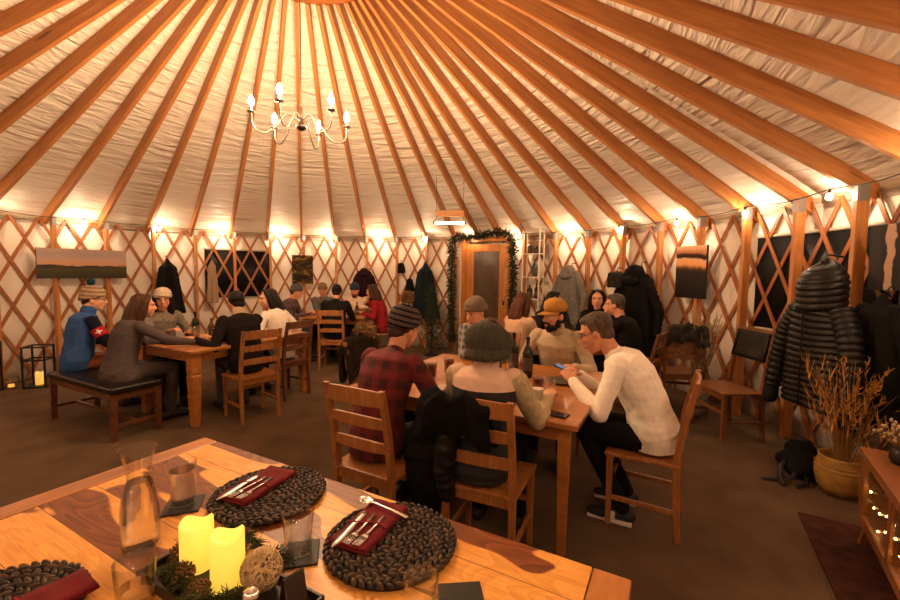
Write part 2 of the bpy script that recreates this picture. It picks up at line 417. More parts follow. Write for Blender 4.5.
# string lights
sl = thing('string_lights', 'string of warm round bulbs on a black cord along the top of the wall', 'string lights', (CX, CY, 0))
mb = MB(); pts = []; RS = RP-.04; bulbs = []
A0 = RA[0]+.132*3-.06; kstep = .2075; NB = 30
for i in range(NB):
    a = A0-kstep*i
    for t in range(4):
        aa = a-kstep*t/4; pts.append(V((RS*cos(aa), RS*sin(aa), 2.235-.03*sin(PI*t/4))))
    bulbs.append(V((RS*cos(a), RS*sin(a), 2.235)))
pts.append(pts[0]); mb.tube(pts, .0045, 6, rnd_cap=False); part('cord', mb, plain('cord_rubber', (.02, .018, .016), .6), sl)
mb = MB(); mb.ell((0, 0, -.062), (.022, .022, .027), 10, 6); sb = mb.mesh('bulb', True); sb.materials.append(SBULB)
mb = MB(); mb.lathe([(.004, .004), (.012, .0), (.013, -.035), (.008, -.038)], n=8); sk = mb.mesh('socket'); sk.materials.append(plain('cord_rubber', (.02, .018, .016)))
for p in bulbs:
    so = bpy.data.objects.new('socket', sk); COL.objects.link(so); so.parent = sl; so.location = p
    bo = bpy.data.objects.new('bulb', sb); COL.objects.link(bo); bo.parent = so
# wooden hanging tube lamp in front of the door side of the roof
hl = thing('hanging_lamp', 'wooden bar lamp with a glowing white tube hanging before the roof above the door', 'lamp', (-.02, 6.6, 2.42), rad(-6))
mb = MB(); mb.box((0, 0, .03), (.46, .09, .085)); part('wooden_bar', mb, PINE, hl, bevel=.006)
mb = MB(); mb.tube([(-.23, 0, -.115), (.23, 0, -.115)], .017, 10); part('tube_light', mb, emit('tube_glow', (1, .75, .48), 16), hl, smooth=True)
for sx in (-1, 1):
    mb = MB(); mb.box((sx*.245, 0, -.115), (.03, .04, .04)); mb.bar((sx*.24, 0, -.1), (sx*.2, 0, .0), .008, .008); part('end_cap', mb, BLACK, hl)
    mb = MB(); mb.tube([(sx*.21, 0, .06), (sx*.22, .0, .62)], .003, 6); part('hanging_wire', mb, BLACK, hl)

# ------------------------------------------------------------------ tables
def table(label, c, ang, su, sv, mat, h=.75, leg=.07, shaped=False, over=.05, th=.03):
    t = thing('dining_table', label, 'table', (c[0], c[1], 0), ang)
    mb = MB(); mb.box((0, 0, h-th/2), (su, sv, th)); part('tabletop', mb, mat, t, bevel=.006)
    for s in (-1, 1):
        mb = MB(); mb.box((0, s*(sv/2-over-leg/2), h-th-.045), (su-2*over-2*leg, .022, .09)); part('apron', mb, mat, t)
        mb = MB(); mb.box((s*(su/2-over-leg/2), 0, h-th-.045), (.022, sv-2*over-2*leg, .09)); part('apron', mb, mat, t)
    for sx in (-1, 1):
        for sy in (-1, 1):
            x = sx*(su/2-over-leg/2); y = sy*(sv/2-over-leg/2); mb = MB()
            if shaped:
                q = lambda z, r: [V((x+a*r, y+b*r, z)) for a, b in ((-1, -1), (1, -1), (1, 1), (-1, 1))]
                mb.loft([q(0, .031), q(.05, .034), q(.35, .043), q(.50, .046), q(.505, .041), q(.52, .041), q(.525, .047), q(h-th, .047)])
                part('leg', mb, mat, t, bevel=.004)
            else:
                mb.bar((x, y, h-th), (x, y, 0), leg, leg, (0, 1, 0), leg*.62, leg*.62); part('leg', mb, mat, t, bevel=.004)
    return t
# middle table
MU = V((-.88, .475, 0)); MV = V((.475, .88, 0)); MC = V((.65, 2.03, 0))
def mp(u, v, z=0): return MC+MU*u+MV*v+V((0, 0, z))
MANG = math.atan2(-.475, .88)
table('large square pine table in the middle with six people around it', mp(.75, .65), MANG, 1.5, 1.3, TABLEW, leg=.065)
# left table
LU = V((-.888, .46, 0)); LV = V((.46, .888, 0)); LC = V((-2.42, 3.81, 0))
def lp(u, v, z=0): return LC+LU*u+LV*v+V((0, 0, z))
LANG = math.atan2(-.46, .888)
table('wooden table with thick shaped legs at the left behind the black-topped bench', lp(.5, .75), LANG, 1.0, 1.5, TABLEW, leg=.09, shaped=True, over=.03)
table('light wooden table at the back left under the dark gold painting', (-1.98, 7.22), 0, 1.1, .75, TABLEW, leg=.05)
table('table at the back right hidden behind the person in the mustard cap', (1.36, 4.78), rad(20), .85, .85, TABLEW, leg=.06)
# foreground table of contrasting boards
NU = V((.879, -.477, 0)); NV = V((-.477, -.879, 0)); NA = V((-1.117, 1.848, 0))
def np_(u, v, z=.75): return NA+NU*u+NV*v+V((0, 0, z))
m, nt, b = nodes('live_edge_boards'); b.inputs['Roughness'].default_value = .42; b.inputs['Specular IOR Level'].default_value = .3; b.inputs['Coat Weight'].default_value = .06; b.inputs['Coat Roughness'].default_value = .25
vec = mapped(nt); x_, y_, z_ = sep(nt, vec)
wob = math_n(nt, 'MULTIPLY', noisetex(nt, mapped(nt, (2.2, .6, 1)), 1.3, 2), .10)
bi = math_n(nt, 'FLOOR', math_n(nt, 'MULTIPLY', math_n(nt, 'ADD', y_, 1.03), 6.6))
wn = nt.nodes.new('ShaderNodeTexWhiteNoise'); wn.noise_dimensions = '1D'; nt.links.new(bi, wn.inputs['W'])
cmb = nt.nodes.new('ShaderNodeCombineXYZ'); nt.links.new(math_n(nt, 'MULTIPLY', x_, 1.5), cmb.inputs[0]); nt.links.new(math_n(nt, 'MULTIPLY', y_, 4.6), cmb.inputs[1]); nt.links.new(math_n(nt, 'MULTIPLY', bi, 7.7), cmb.inputs[2])
big = noisetex(nt, cmb.outputs[0], .95, 1, .4, .9)
mus = nt.nodes.new('ShaderNodeVectorMath'); mus.operation = 'MULTIPLY'; mus.inputs[1].default_value = (2.4, 3.2, 1); nt.links.new(cmb.outputs[0], mus.inputs[0])
ringv = math_n(nt, 'FRACT', math_n(nt, 'MULTIPLY', noisetex(nt, cmb.outputs[0], 1.1, 1, .4, 1.3), 13))
fine = noisetex(nt, mapped(nt, (4, 60, 4)), 2.5, 4, .6, .4)
heart = ramp(nt, math_n(nt, 'ADD', big, math_n(nt, 'MULTIPLY_ADD', wn.outputs[0], .22, -.10)), [(.56, (0, 0, 0)), (.572, (1, 1, 1))])
sap = ramp(nt, math_n(nt, 'ADD', math_n(nt, 'MULTIPLY', fine, .7), math_n(nt, 'MULTIPLY', ringv, .15)), [(.25, (.60, .25, .045)), (.6, (.84, .42, .10))])
hw = ramp(nt, math_n(nt, 'ADD', math_n(nt, 'MULTIPLY', fine, .5), math_n(nt, 'MULTIPLY', ringv, .4)), [(.2, (.24, .068, .014)), (.7, (.10, .022, .006))])
mx = nt.nodes.new('ShaderNodeMix'); mx.data_type = 'RGBA'; nt.links.new(heart, mx.inputs['Factor']); nt.links.new(sap, mx.inputs[6]); nt.links.new(hw, mx.inputs[7])
seam = math_n(nt, 'FRACT', math_n(nt, 'MULTIPLY', math_n(nt, 'ADD', y_, 1.03), 6.6))
sm_ = nt.nodes.new('ShaderNodeMix'); sm_.data_type = 'RGBA'; nt.links.new(math_n(nt, 'LESS_THAN', seam, .014), sm_.inputs['Factor']); nt.links.new(mx.outputs[2], sm_.inputs[6]); sm_.inputs[7].default_value = (.09, .03, .01, 1)
nt.links.new(sm_.outputs[2], b.inputs['Base Color']); bump(nt, b, fine, .08, .003); BOARDS = m
NL_, NW_ = 1.80, .95
nt_ = thing('dining_table', 'foreground table of two-tone boards laid with woven placemats and candles', 'table', tuple(NA+NU*NL_/2+NV*NW_/2), math.atan2(-.477, .879))
mb = MB(); mb.box((0, 0, .728), (NL_-.19, NW_, .044)); part('tabletop', mb, BOARDS, nt_, bevel=.004)
for s in (-1, 1):
    mb = MB(); mb.box((s*(NL_/2-.046), 0, .728), (.092, NW_, .0445)); part('end_board', mb, wood('end_board_wood', (.50, .19, .04), (.20, .055, .011), 'Y', 2.2, .35, 7, coat=.25), nt_, bevel=.005)
    mb = MB(); mb.box((0, s*(NW_/2-.10), .66), (NL_-.36, .025, .09)); part('apron', mb, TABLEW, nt_)
for sx in (-1, 1):
    for sy in (-1, 1):
        mb = MB(); mb.bar((sx*(NL_/2-.13), sy*(NW_/2-.10), .706), (sx*(NL_/2-.13), sy*(NW_/2-.10), 0), .08, .08, (0, 1, 0), .05, .05); part('leg', mb, TABLEW, nt_, bevel=.004)

# ------------------------------------------------------------------ ladder-back chairs (local: faces +y)
def chair(label, loc, face, mat=CHAIRW, nsl=3, h=.93, group=None, wd=.20):
    t = thing('dining_chair', label, 'chair', (loc[0], loc[1], 0), face-PI/2, group)
    mb = MB(); mb.loft([[V(q) for q in ((-wd-.005, -.20, z), (wd+.005, -.20, z), (wd+.02, .20, z), (-wd-.02, .20, z))] for z in (.43, .452)]); part('seat', mb, mat, t, bevel=.006)
    for s in (-1, 1):
        mb = MB(); mb.bar((s*(wd-.005), .17, .43), (s*(wd-.005), .17, 0), .036, .036, (0, 1, 0), .028, .028); part('leg', mb, mat, t, bevel=.004)
        mb = MB(); prof = [(-.205, 0, .030), (-.185, .25, .036), (-.18, .45, .040), (-.205, .66, .036), (-.265, h, .028)]
        mb.loft([[V((s*(wd-.015)+a*.016, y+b_*r/2, z)) for a, b_ in ((-1, -1), (1, -1), (1, 1), (-1, 1))] for y, z, r in prof]); part('leg', mb, mat, t, bevel=.004)
        mb = MB(); mb.bar((s*(wd-.01), .17, .17), (s*(wd-.012), -.19, .17), .018, .028); part('stretcher', mb, mat, t, bevel=.003)
    mb = MB(); mb.bar((-wd+.01, .17, .26), (wd-.01, .17, .26), .018, .03); part('stretcher', mb, mat, t, bevel=.003)
    for yy in (.165, -.18):
        mb = MB(); mb.box((0, yy, .405), (2*wd-.03, .018, .05)); part('seat_rail', mb, mat, t)
    def yb(z): return -.18-.085*((z-.45)/(h-.45))**1.3
    rails = [(h-.05, .075)]+[(h-.05-.125*(k+1)*(.36/(nsl*.125)) if nsl > 3 else h-.05-.135*(k+1), .05) for k in range(nsl-1)]
    for k, (z, hh) in enumerate(rails):
        mb = MB(); R = []
        for i in range(9):
            x = -wd+.015+(2*wd-.03)*i/8; y = yb(z)-.022*(1-(x/wd)**2); up = .012*(1-(x/wd)**2)
            R.append([V((x, y-.008, z-hh/2)), V((x, y+.008, z-hh/2)), V((x, y+.008, z+hh/2+up)), V((x, y-.008, z+hh/2+up))])
        mb.loft(R); part('top_rail' if k == 0 else 'back_slat', mb, mat, t, bevel=.003)
    return t
# ------------------------------------------------------------------ furniture round the tables
FMU = math.atan2(MU.y, MU.x); FMV = math.atan2(MV.y, MV.x); FLU = math.atan2(LU.y, LU.x); FLV = math.atan2(LV.y, LV.x)
chair('ladder-back chair under the person in the red plaid shirt', mp(1.03, -.235), FMV)
CW = (.225, 2.15)
chair('ladder-back chair draped with a dark coat under the person in the round knitted hat', CW, rad(66), wd=.19)
chair('ladder-back chair under the person in the white long-sleeved shirt', (1.225, 2.51), rad(149))
chair('ladder-back chair under the person in the mustard cap', mp(.45, 1.56), FMV+PI)
chair('ladder-back chair under the person in the grey beanie holding a phone', mp(1.12, 1.56), FMV+PI)
CC = mp(1.72, .66)
chair('empty ladder-back chair under the dark fur-hooded coat, left end of the middle table', CC, FMU+PI)
chair('ladder-back chair under the person in the black sweater at the left table', (-2.06, 4.24), rad(140))
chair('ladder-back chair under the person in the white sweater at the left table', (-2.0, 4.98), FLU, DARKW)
chair('ladder-back chair under the person in the cream hat behind the left table', lp(1.36, .42), FLU+PI)
chair('empty ladder-back chair turned sideways at the left front of the back table', (-2.43, 6.52), rad(25))
chair('ladder-back chair under the person in the dark jacket at the back table', (-1.83, 6.50), rad(92))
chair('ladder-back chair under the grey-hatted person at the left end of the back table', (-2.85, 7.05), rad(0))
chair('ladder-back chair under the person in grey on the wall side of the back table', (-2.4, 7.82), rad(-88))
chair('ladder-back chair under the bearded man in the cream sweater at the back table', (-1.76, 7.84), rad(-92))
chair('ladder-back chair under the person in the red sweater at the back table', (-1.17, 7.28), rad(180))
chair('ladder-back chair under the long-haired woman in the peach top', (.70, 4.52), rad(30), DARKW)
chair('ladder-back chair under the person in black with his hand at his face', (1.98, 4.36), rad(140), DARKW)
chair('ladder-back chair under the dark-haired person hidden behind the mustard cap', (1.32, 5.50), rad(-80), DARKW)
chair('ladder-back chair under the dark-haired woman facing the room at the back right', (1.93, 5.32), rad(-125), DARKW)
chair('empty many-slatted chair with a black jacket over its top rail, by the dried twigs', (2.60, 4.62), rad(75), CHAIRD, 5, .98)
pc = chair('wide empty wooden chair against the right wall with a framed dark picture on it', (2.68, 3.93), rad(180), CHAIRD, 2, 1.02, wd=.24)
mb = MB(); PR = Matrix.Rotation(rad(12), 3, 'X')
fp = thing('framed_picture', 'small dark framed picture hung on the back of the empty wooden chair', 'picture', (2.895, 3.93, .86), rad(90))
mb.box((0, 0, 0), (.36, .012, .22), M=PR); part('canvas', mb, plain('night_print', (.016, .011, .008), .6, var=.9, vscale=9), fp)
mb = MB()
for a, b_, ww, hh in ((0, .12, .42, .03), (0, -.12, .42, .03)): mb.box(PR @ V((a, 0, b_)), (ww, .03, hh), M=PR)
for sx in (-1, 1): mb.box(PR @ V((sx*.195, 0, 0)), (.03, .03, .22), M=PR)
part('frame', mb, plain('frame_black', (.010, .008, .006), .35), fp)
mb = MB()
for i in range(14):
    x = -.15+.3*i/13; hh = rnd.uniform(.03, .09); mb.loft([[V((x-.012, 0.008, -.08)), V((x+.012, .008, -.08)), V((x+.012, .010, -.08)), V((x-.012, .010, -.08))], [PR @ V((x-.001, .008, -.08+hh)), PR @ V((x+.001, .008, -.08+hh)), PR @ V((x+.001, .010, -.08+hh)), PR @ V((x-.001, .010, -.08+hh))]])
part('treeline', mb, plain('treeline_ink', (.06, .036, .02), .7), fp)
# bench
bn = thing('bench', 'wooden bench with a padded black top carrying two people at the left table', 'bench', tuple(lp(.92, -.30)), math.atan2(LU.y, LU.x))
mb = MB(); mb.box((0, 0, .448), (1.26, .42, .055)); part('seat_pad', mb, plain('black_vinyl', (.009, .007, .006), .3), bn, bevel=.02, seg=3)
mb = MB(); mb.box((0, .18, .395), (1.18, .025, .06)); mb.box((0, -.18, .395), (1.18, .025, .06)); mb.box((.59, 0, .395), (.025, .36, .06)); mb.box((-.59, 0, .395), (.025, .36, .06)); part('frame', mb, DARKW, bn)
for sx in (-1, 1):
    for sy in (-1, 1):
        mb = MB(); mb.bar((sx*.585, sy*.175, .42), (sx*.59, sy*.18, 0), .055, .055, (0, 1, 0), .042, .042); part('leg', mb, DARKW, bn, bevel=.004)
    mb = MB(); mb.bar((sx*.585, -.17, .13), (sx*.585, .17, .13), .025, .03); part('stretcher', mb, DARKW, bn)
mb = MB(); mb.bar((-.58, 0, .13), (.58, 0, .13), .03, .025); part('stretcher', mb, DARKW, bn)
# glass-fronted cabinet at the right edge
cu = V((-.57, -.82, 0)).normalized(); cvv = V((.82, -.57, 0)).normalized()
CLN = 1.05; CDP = .40; cc = V((2.335, 2.27, 0))+cu*CLN/2+cvv*CDP/2
cb = thing('cabinet', 'low wooden cabinet with a glass front and glowing beads inside, right edge', 'cabinet', tuple(cc), math.atan2(cu.y, cu.x))
CABW = wood('cabinet_wood', (.32, .12, .036), (.17, .055, .016), 'X', 2.5, .35, 8, coat=.2)
# local: x along the front, the front face looks to -y ... front is at +y side when cvv points to -y
fy = 1 if (Matrix.Rotation(-math.atan2(cu.y, cu.x), 3, 'Z') @ cvv).y < 0 else -1
def cbx(name, c, d, m=CABW, bev=.004): 
    mb = MB(); mb.box((c[0], c[1]*fy, c[2]), d); return part(name, mb, m, cb, bevel=bev)
cbx('top', (0, 0, .548), (CLN+.03, CDP+.02, .024)); cbx('bottom', (0, 0, .165), (CLN, CDP, .03)); cbx('back_panel', (0, -CDP/2+.008, .35), (CLN, .014, .36), DARKW)
for sx in (-1, 1): cbx('side_panel', (sx*(CLN/2-.012), 0, .352), (.024, CDP, .37))
cbx('front_rail', (0, CDP/2-.012, .515), (CLN-.05, .02, .045)); cbx('front_rail', (0, CDP/2-.012, .185), (CLN-.05, .02, .03))
for sx in (-1, 0, 1): cbx('front_stile', (sx*(CLN/2-.045), CDP/2-.012, .35), (.04, .02, .31))
for sx in (-1, 1): cbx('glass_door', (sx*(CLN/4-.013), CDP/2-.014, .35), (CLN/2-.09, .005, .31), thinglass('cabinet_glass', (.9, .85, .75)), 0)
for sx in (-1, 1):
    for sy in (-1, 1):
        mb = MB(); mb.bar((sx*(CLN/2-.05), sy*(CDP/2-.05), .155), (sx*(CLN/2-.01), sy*(CDP/2-.02), 0), .04, .04, (0, 1, 0), .028, .028); part('leg', mb, CABW, cb, bevel=.003)
fl = thing('glow_strand', 'wire of tiny warm glowing beads just inside the glass-fronted cabinet', 'fairy lights', tuple(cc+V((0, 0, .19))), math.atan2(cu.y, cu.x))  # small emissive beads on a wire, set close behind the glass doors
mb = MB(); pts = [V((-.46+.92*i/23, fy*(.15+.025*sin(i*1.7)), .06+.07*sin(i*1.1)+.05*sin(i*2.3))) for i in range(24)]
mb.tube(pts, .002, 5); part('wire', mb, plain('copper_wire', (.5, .25, .1), .3, 1), fl)
mb = MB(); mb.ell((0, 0, 0), .006, 6, 4); fb = mb.mesh('bulb'); fb.materials.append(emit('bead_glow', (1, .55, .16), 45))
for p in pts:
    o = bpy.data.objects.new('bulb', fb); COL.objects.link(o); o.parent = fl; o.location = p+V((0, 0, .006))
# rug
rg = MB(); ra = V((2.25, 2.56, 0)); r1 = V((-.5, -.866, 0)); r2 = V((.866, -.5, 0))
rg.box((0, 0, .006), (1.35, .68, .012))
ro = part('rug', rg, None or plain('rug_weave', (.055, .016, .010), .95, var=.45, vscale=14, bmp=.5, bscale=120), None, bevel=.004, loc=tuple(ra+r1*.675+r2*.34), rz=math.atan2(r1.y, r1.x)); tag(ro, 'dark red-brown rug on the carpet under the glass-fronted cabinet', 'rug')
# pot of dried grasses
pot = thing('plant_pot', 'glazed ochre clay pot on the floor beside the cabinet', 'pot', (2.74, 2.80, 0))
mb = MB(); mb.lathe([(.01, .0), (.085, 0), (.125, .06), (.142, .14), (.138, .21), (.122, .262), (.128, .275), (.118, .275), (.112, .258), (.125, .2), (.01, .18)], n=32); part('body', mb, plain('ochre_glaze', (.36, .19, .05), .3, var=.35, vscale=10, bmp=.2, bscale=25), pot, smooth=True)
mb = MB()
for zz in (.19, .22): mb.lathe([(.1405, zz-.004), (.1445, zz), (.1405, zz+.004)], n=32, cap=False)
part('band', mb, plain('ochre_band', (.26, .125, .03), .4), pot, smooth=True)
def grass(name, label, base, z0, n, hmin, hmax, spread, mats, seed, cat='dried grass', plume=.5):
    r = random.Random(seed); t = thing(name, label, cat, (*base, z0)); st = MB(); pl = MB()
    for i in range(n):
        a = r.uniform(0, 2*PI); k = r.uniform(.1, 1)*spread; h = r.uniform(hmin, hmax)
        p0 = V((r.uniform(-.04, .04), r.uniform(-.04, .04), 0)); p2 = p0+V((cos(a)*k, sin(a)*k, h)); p1 = p0.lerp(p2, .5)+V((-cos(a)*k*.18, -sin(a)*k*.18, h*.05))
        st.tube([p0, p1, p2], [.0025, .002, .0015], 5, rnd_cap=False)
        if r.random() < plume:
            d = (p2-p1).normalized(); L = r.uniform(.10, .24)
            for q in range(16):
                c = p2-d*(L*q/16)+V((r.uniform(-.012, .012), r.uniform(-.012, .012), 0)); e = d*r.uniform(.015, .035)+V((r.uniform(-.02, .02), r.uniform(-.02, .02), 0))
                pl.tube([c, c+e], [.004, .001], 4, rnd_cap=False)
        else:
            for q in range(3):
                c = p0.lerp(p2, r.uniform(.4, .9)); e = V((r.uniform(-.04, .04), r.uniform(-.04, .04), r.uniform(.08, .16)))
                pl.bar(c, c+e, .008, .002, (r.random(), r.random(), .1), .001, .001)
    part('stems', st, mats[0], t); part('plumes', pl, mats[1], t); return t
grass('dried_grass', 'tall bunch of ochre dried grasses standing in the clay pot', (2.74, 2.80), .185, 105, .40, .82, .34, (plain('straw_stem', (.22, .11, .03), .8), plain('straw_plume', (.42, .19, .04), .9, var=.35)), 3)
tw = grass('dried_twigs', 'tall bunch of dry twigs between the two empty chairs by the right wall', (2.72, 4.42), .03, 95, .75, 1.12, .20, (plain('twig_brown', (.15, .085, .04), .8), plain('twig_pale', (.36, .24, .12), .9, var=.35)), 5, 'dried twigs', .35)
mb = MB(); mb.lathe([(.005, 0), (.09, 0), (.10, .12), (.08, .24), (.085, .30), (.075, .30), (.07, .24), (.085, .12), (.005, .02)], n=20); vz = part('floor_vase', mb, plain('grey_stone_vase', (.30, .25, .19), .7, var=.3), None, smooth=True, loc=(2.72, 4.42, 0)); tag(vz, 'pale stone floor vase holding dry twigs between the empty chairs', 'vase')
# ------------------------------------------------------------------ people (local: facing +y, right hand +x)
SKIN = plain('skin', (.55, .25, .14), .5, var=.1, vscale=30); SKINP = plain('skin_pale', (.62, .32, .20), .5, var=.1, vscale=30); SKINT = plain('skin_tan', (.40, .20, .12), .5, var=.1, vscale=30)
ARMS = {}
EYEW = plain('eye_white', (.62, .56, .50), .25); IRIS = plain('iris', (.03, .02, .015), .2); LIPS = plain('lips', (.42, .13, .10), .45)
HAIRB = None
def hairmat(name, c):
    if name in MATS: return MATS[name]
    m, nt, b = nodes(name); b.inputs['Roughness'].default_value = .5; b.inputs['Specular IOR Level'].default_value = .18
    f = noisetex(nt, mapped(nt, (60, 60, 5)), 2, 3, .6, .3)
    nt.links.new(ramp(nt, f, [(.3, tuple(q*.5 for q in c)), (.7, tuple(q*1.4 for q in c))]), b.inputs['Base Color']); bump(nt, b, f, .6, .008)
    MATS[name] = m; return m
BROWN = hairmat('brown_hair', (.05, .02, .008)); DKHAIR = hairmat('dark_hair', (.010, .0065, .005)); GREYH = hairmat('grey_brown_hair', (.075, .052, .036)); AUB = hairmat('auburn_hair', (.075, .022, .007))
def fwd(d, side=0): return V((sin(rad(side)), sin(rad(d))*cos(rad(side)), cos(rad(d))*cos(rad(side))))
def hand(mb, W, d, n, inner, curl=25, spread=1.0, k=1.0):
    """palm, four unequal bent fingers and a side thumb; n is the palm's facing, inner the thumb's side"""
    d = d.normalized(); n = (n-d*n.dot(d)).normalized(); s = n.cross(d).normalized()
    if s.dot(inner) < 0: s = -s
    mb.tube([W-d*.02, W+d*.02, W+d*.055, W+d*.088], [(.021*k, .017*k), (.031*k, .016*k), (.040*k, .015*k), (.037*k, .012*k)], 12, side=s)
    for i, (o, L) in enumerate(((.030, .072), (.010, .080), (-.010, .075), (-.029, .058))):
        p = W+d*(.084-.004*abs(i-1))*k+s*o*k; dd = (d+s*(o*2.2*spread)).normalized(); pts = [p-dd*.012]; q = p
        pts.append(q); ang = curl
        ax = dd.cross(n)
        for j, fr in enumerate((.42, .32, .26)):
            q = q+(Matrix.Rotation(rad(ang), 3, ax) @ dd)*(L*fr*k) if ax.length else q+dd*L*fr
            pts.append(q); ang += curl*1.05
        mb.tube(pts, [.0088*k, .0092*k, .0086*k, .0078*k, .0066*k], 8)
    tb = W+d*.022*k+s*.026*k; td = (d*.62+s*.70+n*.30).normalized(); t2 = (d*.86+s*.25+n*.42).normalized()
    mb.tube([tb-td*.01, tb+td*.038*k, tb+td*.038*k+t2*.03*k, tb+td*.038*k+t2*.05*k], [.0125*k, .0112*k, .0098*k, .0080*k], 8)
def headpieces(mb, H, g=1.0):
    R3 = H.to_3x3(); P = lambda x, y, z: H @ V((x, y, z))
    mb.ell(P(0, -.014, .036), (.074, .094, .084), 20, 14, R3); mb.ell(P(0, .026, -.020), (.064, .068, .088), 18, 12, R3)
    mb.ell(P(0, .040, -.072), (.047*g, .048, .040), 14, 10, R3); mb.ell(P(0, .068, -.097), (.021*g, .020, .017), 10, 8, R3)
    for s in (-1, 1):
        mb.ell(P(s*.037, .062, -.020), (.023, .024, .020), 10, 8, R3); mb.ell(P(s*.075, -.006, -.006), (.010, .021, .032), 10, 8, R3)
        mb.tube([P(s*.012, .090, .034), P(s*.034, .084, .036), P(s*.052, .066, .030)], .0105, 8)
    mb.tube([P(0, .088, .024), P(0, .101, .002), P(0, .113, -.020)], [.0085, .0105, .0135], 10); 
    for s in (-1, 1): mb.ell(P(s*.011, .100, -.025), (.010, .012, .008), 8, 6, R3)
    mb.ell(P(0, .086, -.058), (.026, .016, .016), 10, 8, R3)
def person(label, loc, face, top, pants, hand_r, hand_l, lean=12, curve=12, side=0, twist=0, look=(0, 8, 0), sc=.97, seat=.452, skin=SKIN,
           hair=None, hat=None, fem=False, vox=.0095, legs=(.42, .38), sleeves=None, sleeve_len=1.0, beard=None, glasses=False, collar=None, hem=None,
           palms=None, curl=(28, 28), brow=None, group=None, poles=(None, None), shoes=None, knees=.11):
    t = thing('person', label, 'person', (loc[0], loc[1], 0), face-PI/2, group)
    RI = (Matrix.Translation((loc[0], loc[1], 0)) @ Matrix.Rotation(face-PI/2, 4, 'Z')).inverted()
    gw = .90 if fem else 1.0; b = sc
    rt = Matrix.Rotation(rad(twist), 3, 'Z') @ V((1, 0, 0)); rt0 = V((1, 0, 0))
    P = V((0, 0, seat+.088)); Wp = P+fwd(lean*.7, side)*.19*b; C = Wp+fwd(lean, side)*.17*b; S = C+fwd(lean+curve, side)*.165*b
    nd = fwd(lean*.7+curve*.8+look[1]*.25, side*.5); N2 = S+nd*.075*b
    Hc = S+nd*.15*b+V((0, .018, .0)); Rz = Matrix.Rotation(rad(look[0]), 4, 'Z')
    H = Matrix.Translation(Hc) @ Rz @ Matrix.Rotation(rad(-look[1]), 4, 'X') @ Matrix.Rotation(rad(look[2]), 4, 'Y') @ Matrix.Scale(.97*b/.97, 4)
    R3 = H.to_3x3()
    spine = [P-V((0, 0, .07)), P+fwd(lean*.4, side)*.03, P.lerp(Wp, .6), Wp, C, C.lerp(S, .55), S.lerp(C, .16), S]
    wd = [(.150, .125), (.172, .130), (.158, .118), (.150, .112), (.168*gw, .120), (.180*gw, .112), (.135*gw, .080), (.066, .062)]
    if fem: wd = [(a*(.97 if i < 3 else .93), q) for i, (a, q) in enumerate(wd)]
    def sidev(i): return rt0.lerp(rt, min(1, i/5)).normalized()
    def torso(mb, e, k0=0, k1=8, k=1):
        T = []; pts = spine[k0:k1]; rs = [(a*b*k+e, q*b*k+e) for a, q in wd[k0:k1]]
        n = 20; rings = []
        for i, (p, r) in enumerate(zip(pts, rs)):
            j = i+k0; tg = (spine[min(j+1, 7)]-spine[max(j-1, 0)]).normalized(); a = sidev(j); a = (a-tg*a.dot(tg)).normalized(); c = tg.cross(a)
            rings.append([p+a*(r[0]*cos(2*PI*q/n))+c*(r[1]*sin(2*PI*q/n)) for q in range(n)])
        mb.loft(rings)
    sh = {}; fr = fwd(lean+curve, side)
    shoulder_y = .178*gw*b
    for s in (1, -1): sh[s] = S-fr*.058*b+rt*(s*shoulder_y)
    arms = {}
    for s, tgt, pole in ((1, hand_r, poles[0]), (-1, hand_l, poles[1])):
        if tgt is None: continue
        tg = RI @ V(tgt); A = sh[s]; L1, L2 = .285*b, .255*b; dv = tg-A; D = dv.length
        if D > L1+L2-.012: tg = A+dv*((L1+L2-.012)/D); dv = tg-A; D = dv.length
        D = max(D, abs(L1-L2)+.06); x = (L1*L1-L2*L2+D*D)/(2*D); hgt = math.sqrt(max(0, L1*L1-x*x)); dn = dv.normalized()
        pl = V(pole) if pole else V((s*.55, -.25, -1)); pl = (pl-dn*pl.dot(dn)).normalized()
        arms[s] = (A, A+dn*x+pl*hgt, tg)
    ARMS[t.name] = (arms, RI.inverted())
    # body
    mb = MB(); torso(mb, -.006, 0, 8, .92); mb.tube([S-nd*.02, S.lerp(N2, .6), N2+nd*.03], [(.060*gw, .058*gw), (.052*gw, .054*gw), (.055*gw, .058*gw)], 14, side=rt)
    headpieces(mb, H, .88 if fem else 1.0)
    legsP = {}
    for s in (1, -1):
        hp = P+V((s*.085, .02, -.01)); kn = V((s*knees, legs[0], seat+.075)); an = V((s*(knees+.01), legs[1], .085)); legsP[s] = (hp, kn, an)
        mb.tube([hp, hp.lerp(kn, .6), kn], [.064, .058, .048], 10); mb.tube([kn, kn.lerp(an, .3), an, an-V((0, 0, .03))], [.046, .045, .032, .03], 10); mb.tube([an-V((0, .02, .045)), an+V((0, .13, -.05))], [(.028, .026), (.03, .018)], 8)
    for s, (A, E, T) in arms.items():
        mb.tube([A, A.lerp(E, .5), E], [.045*gw, .040*gw, .036*gw], 12); mb.tube([E, E.lerp(T, .35), T], [.037*gw, .036*gw, .024*gw], 12)
        pn = V(palms[0 if s > 0 else 1]) if palms else V((0, 0, -1))
        hand(mb, T, (T-E), pn if pn.length else V((0, 0, -1)), V((-s, 0, .2)), curl[0 if s > 0 else 1], k=gw)
    me = unify(mb, min(vox, .0085), 2)
    fa = MB()
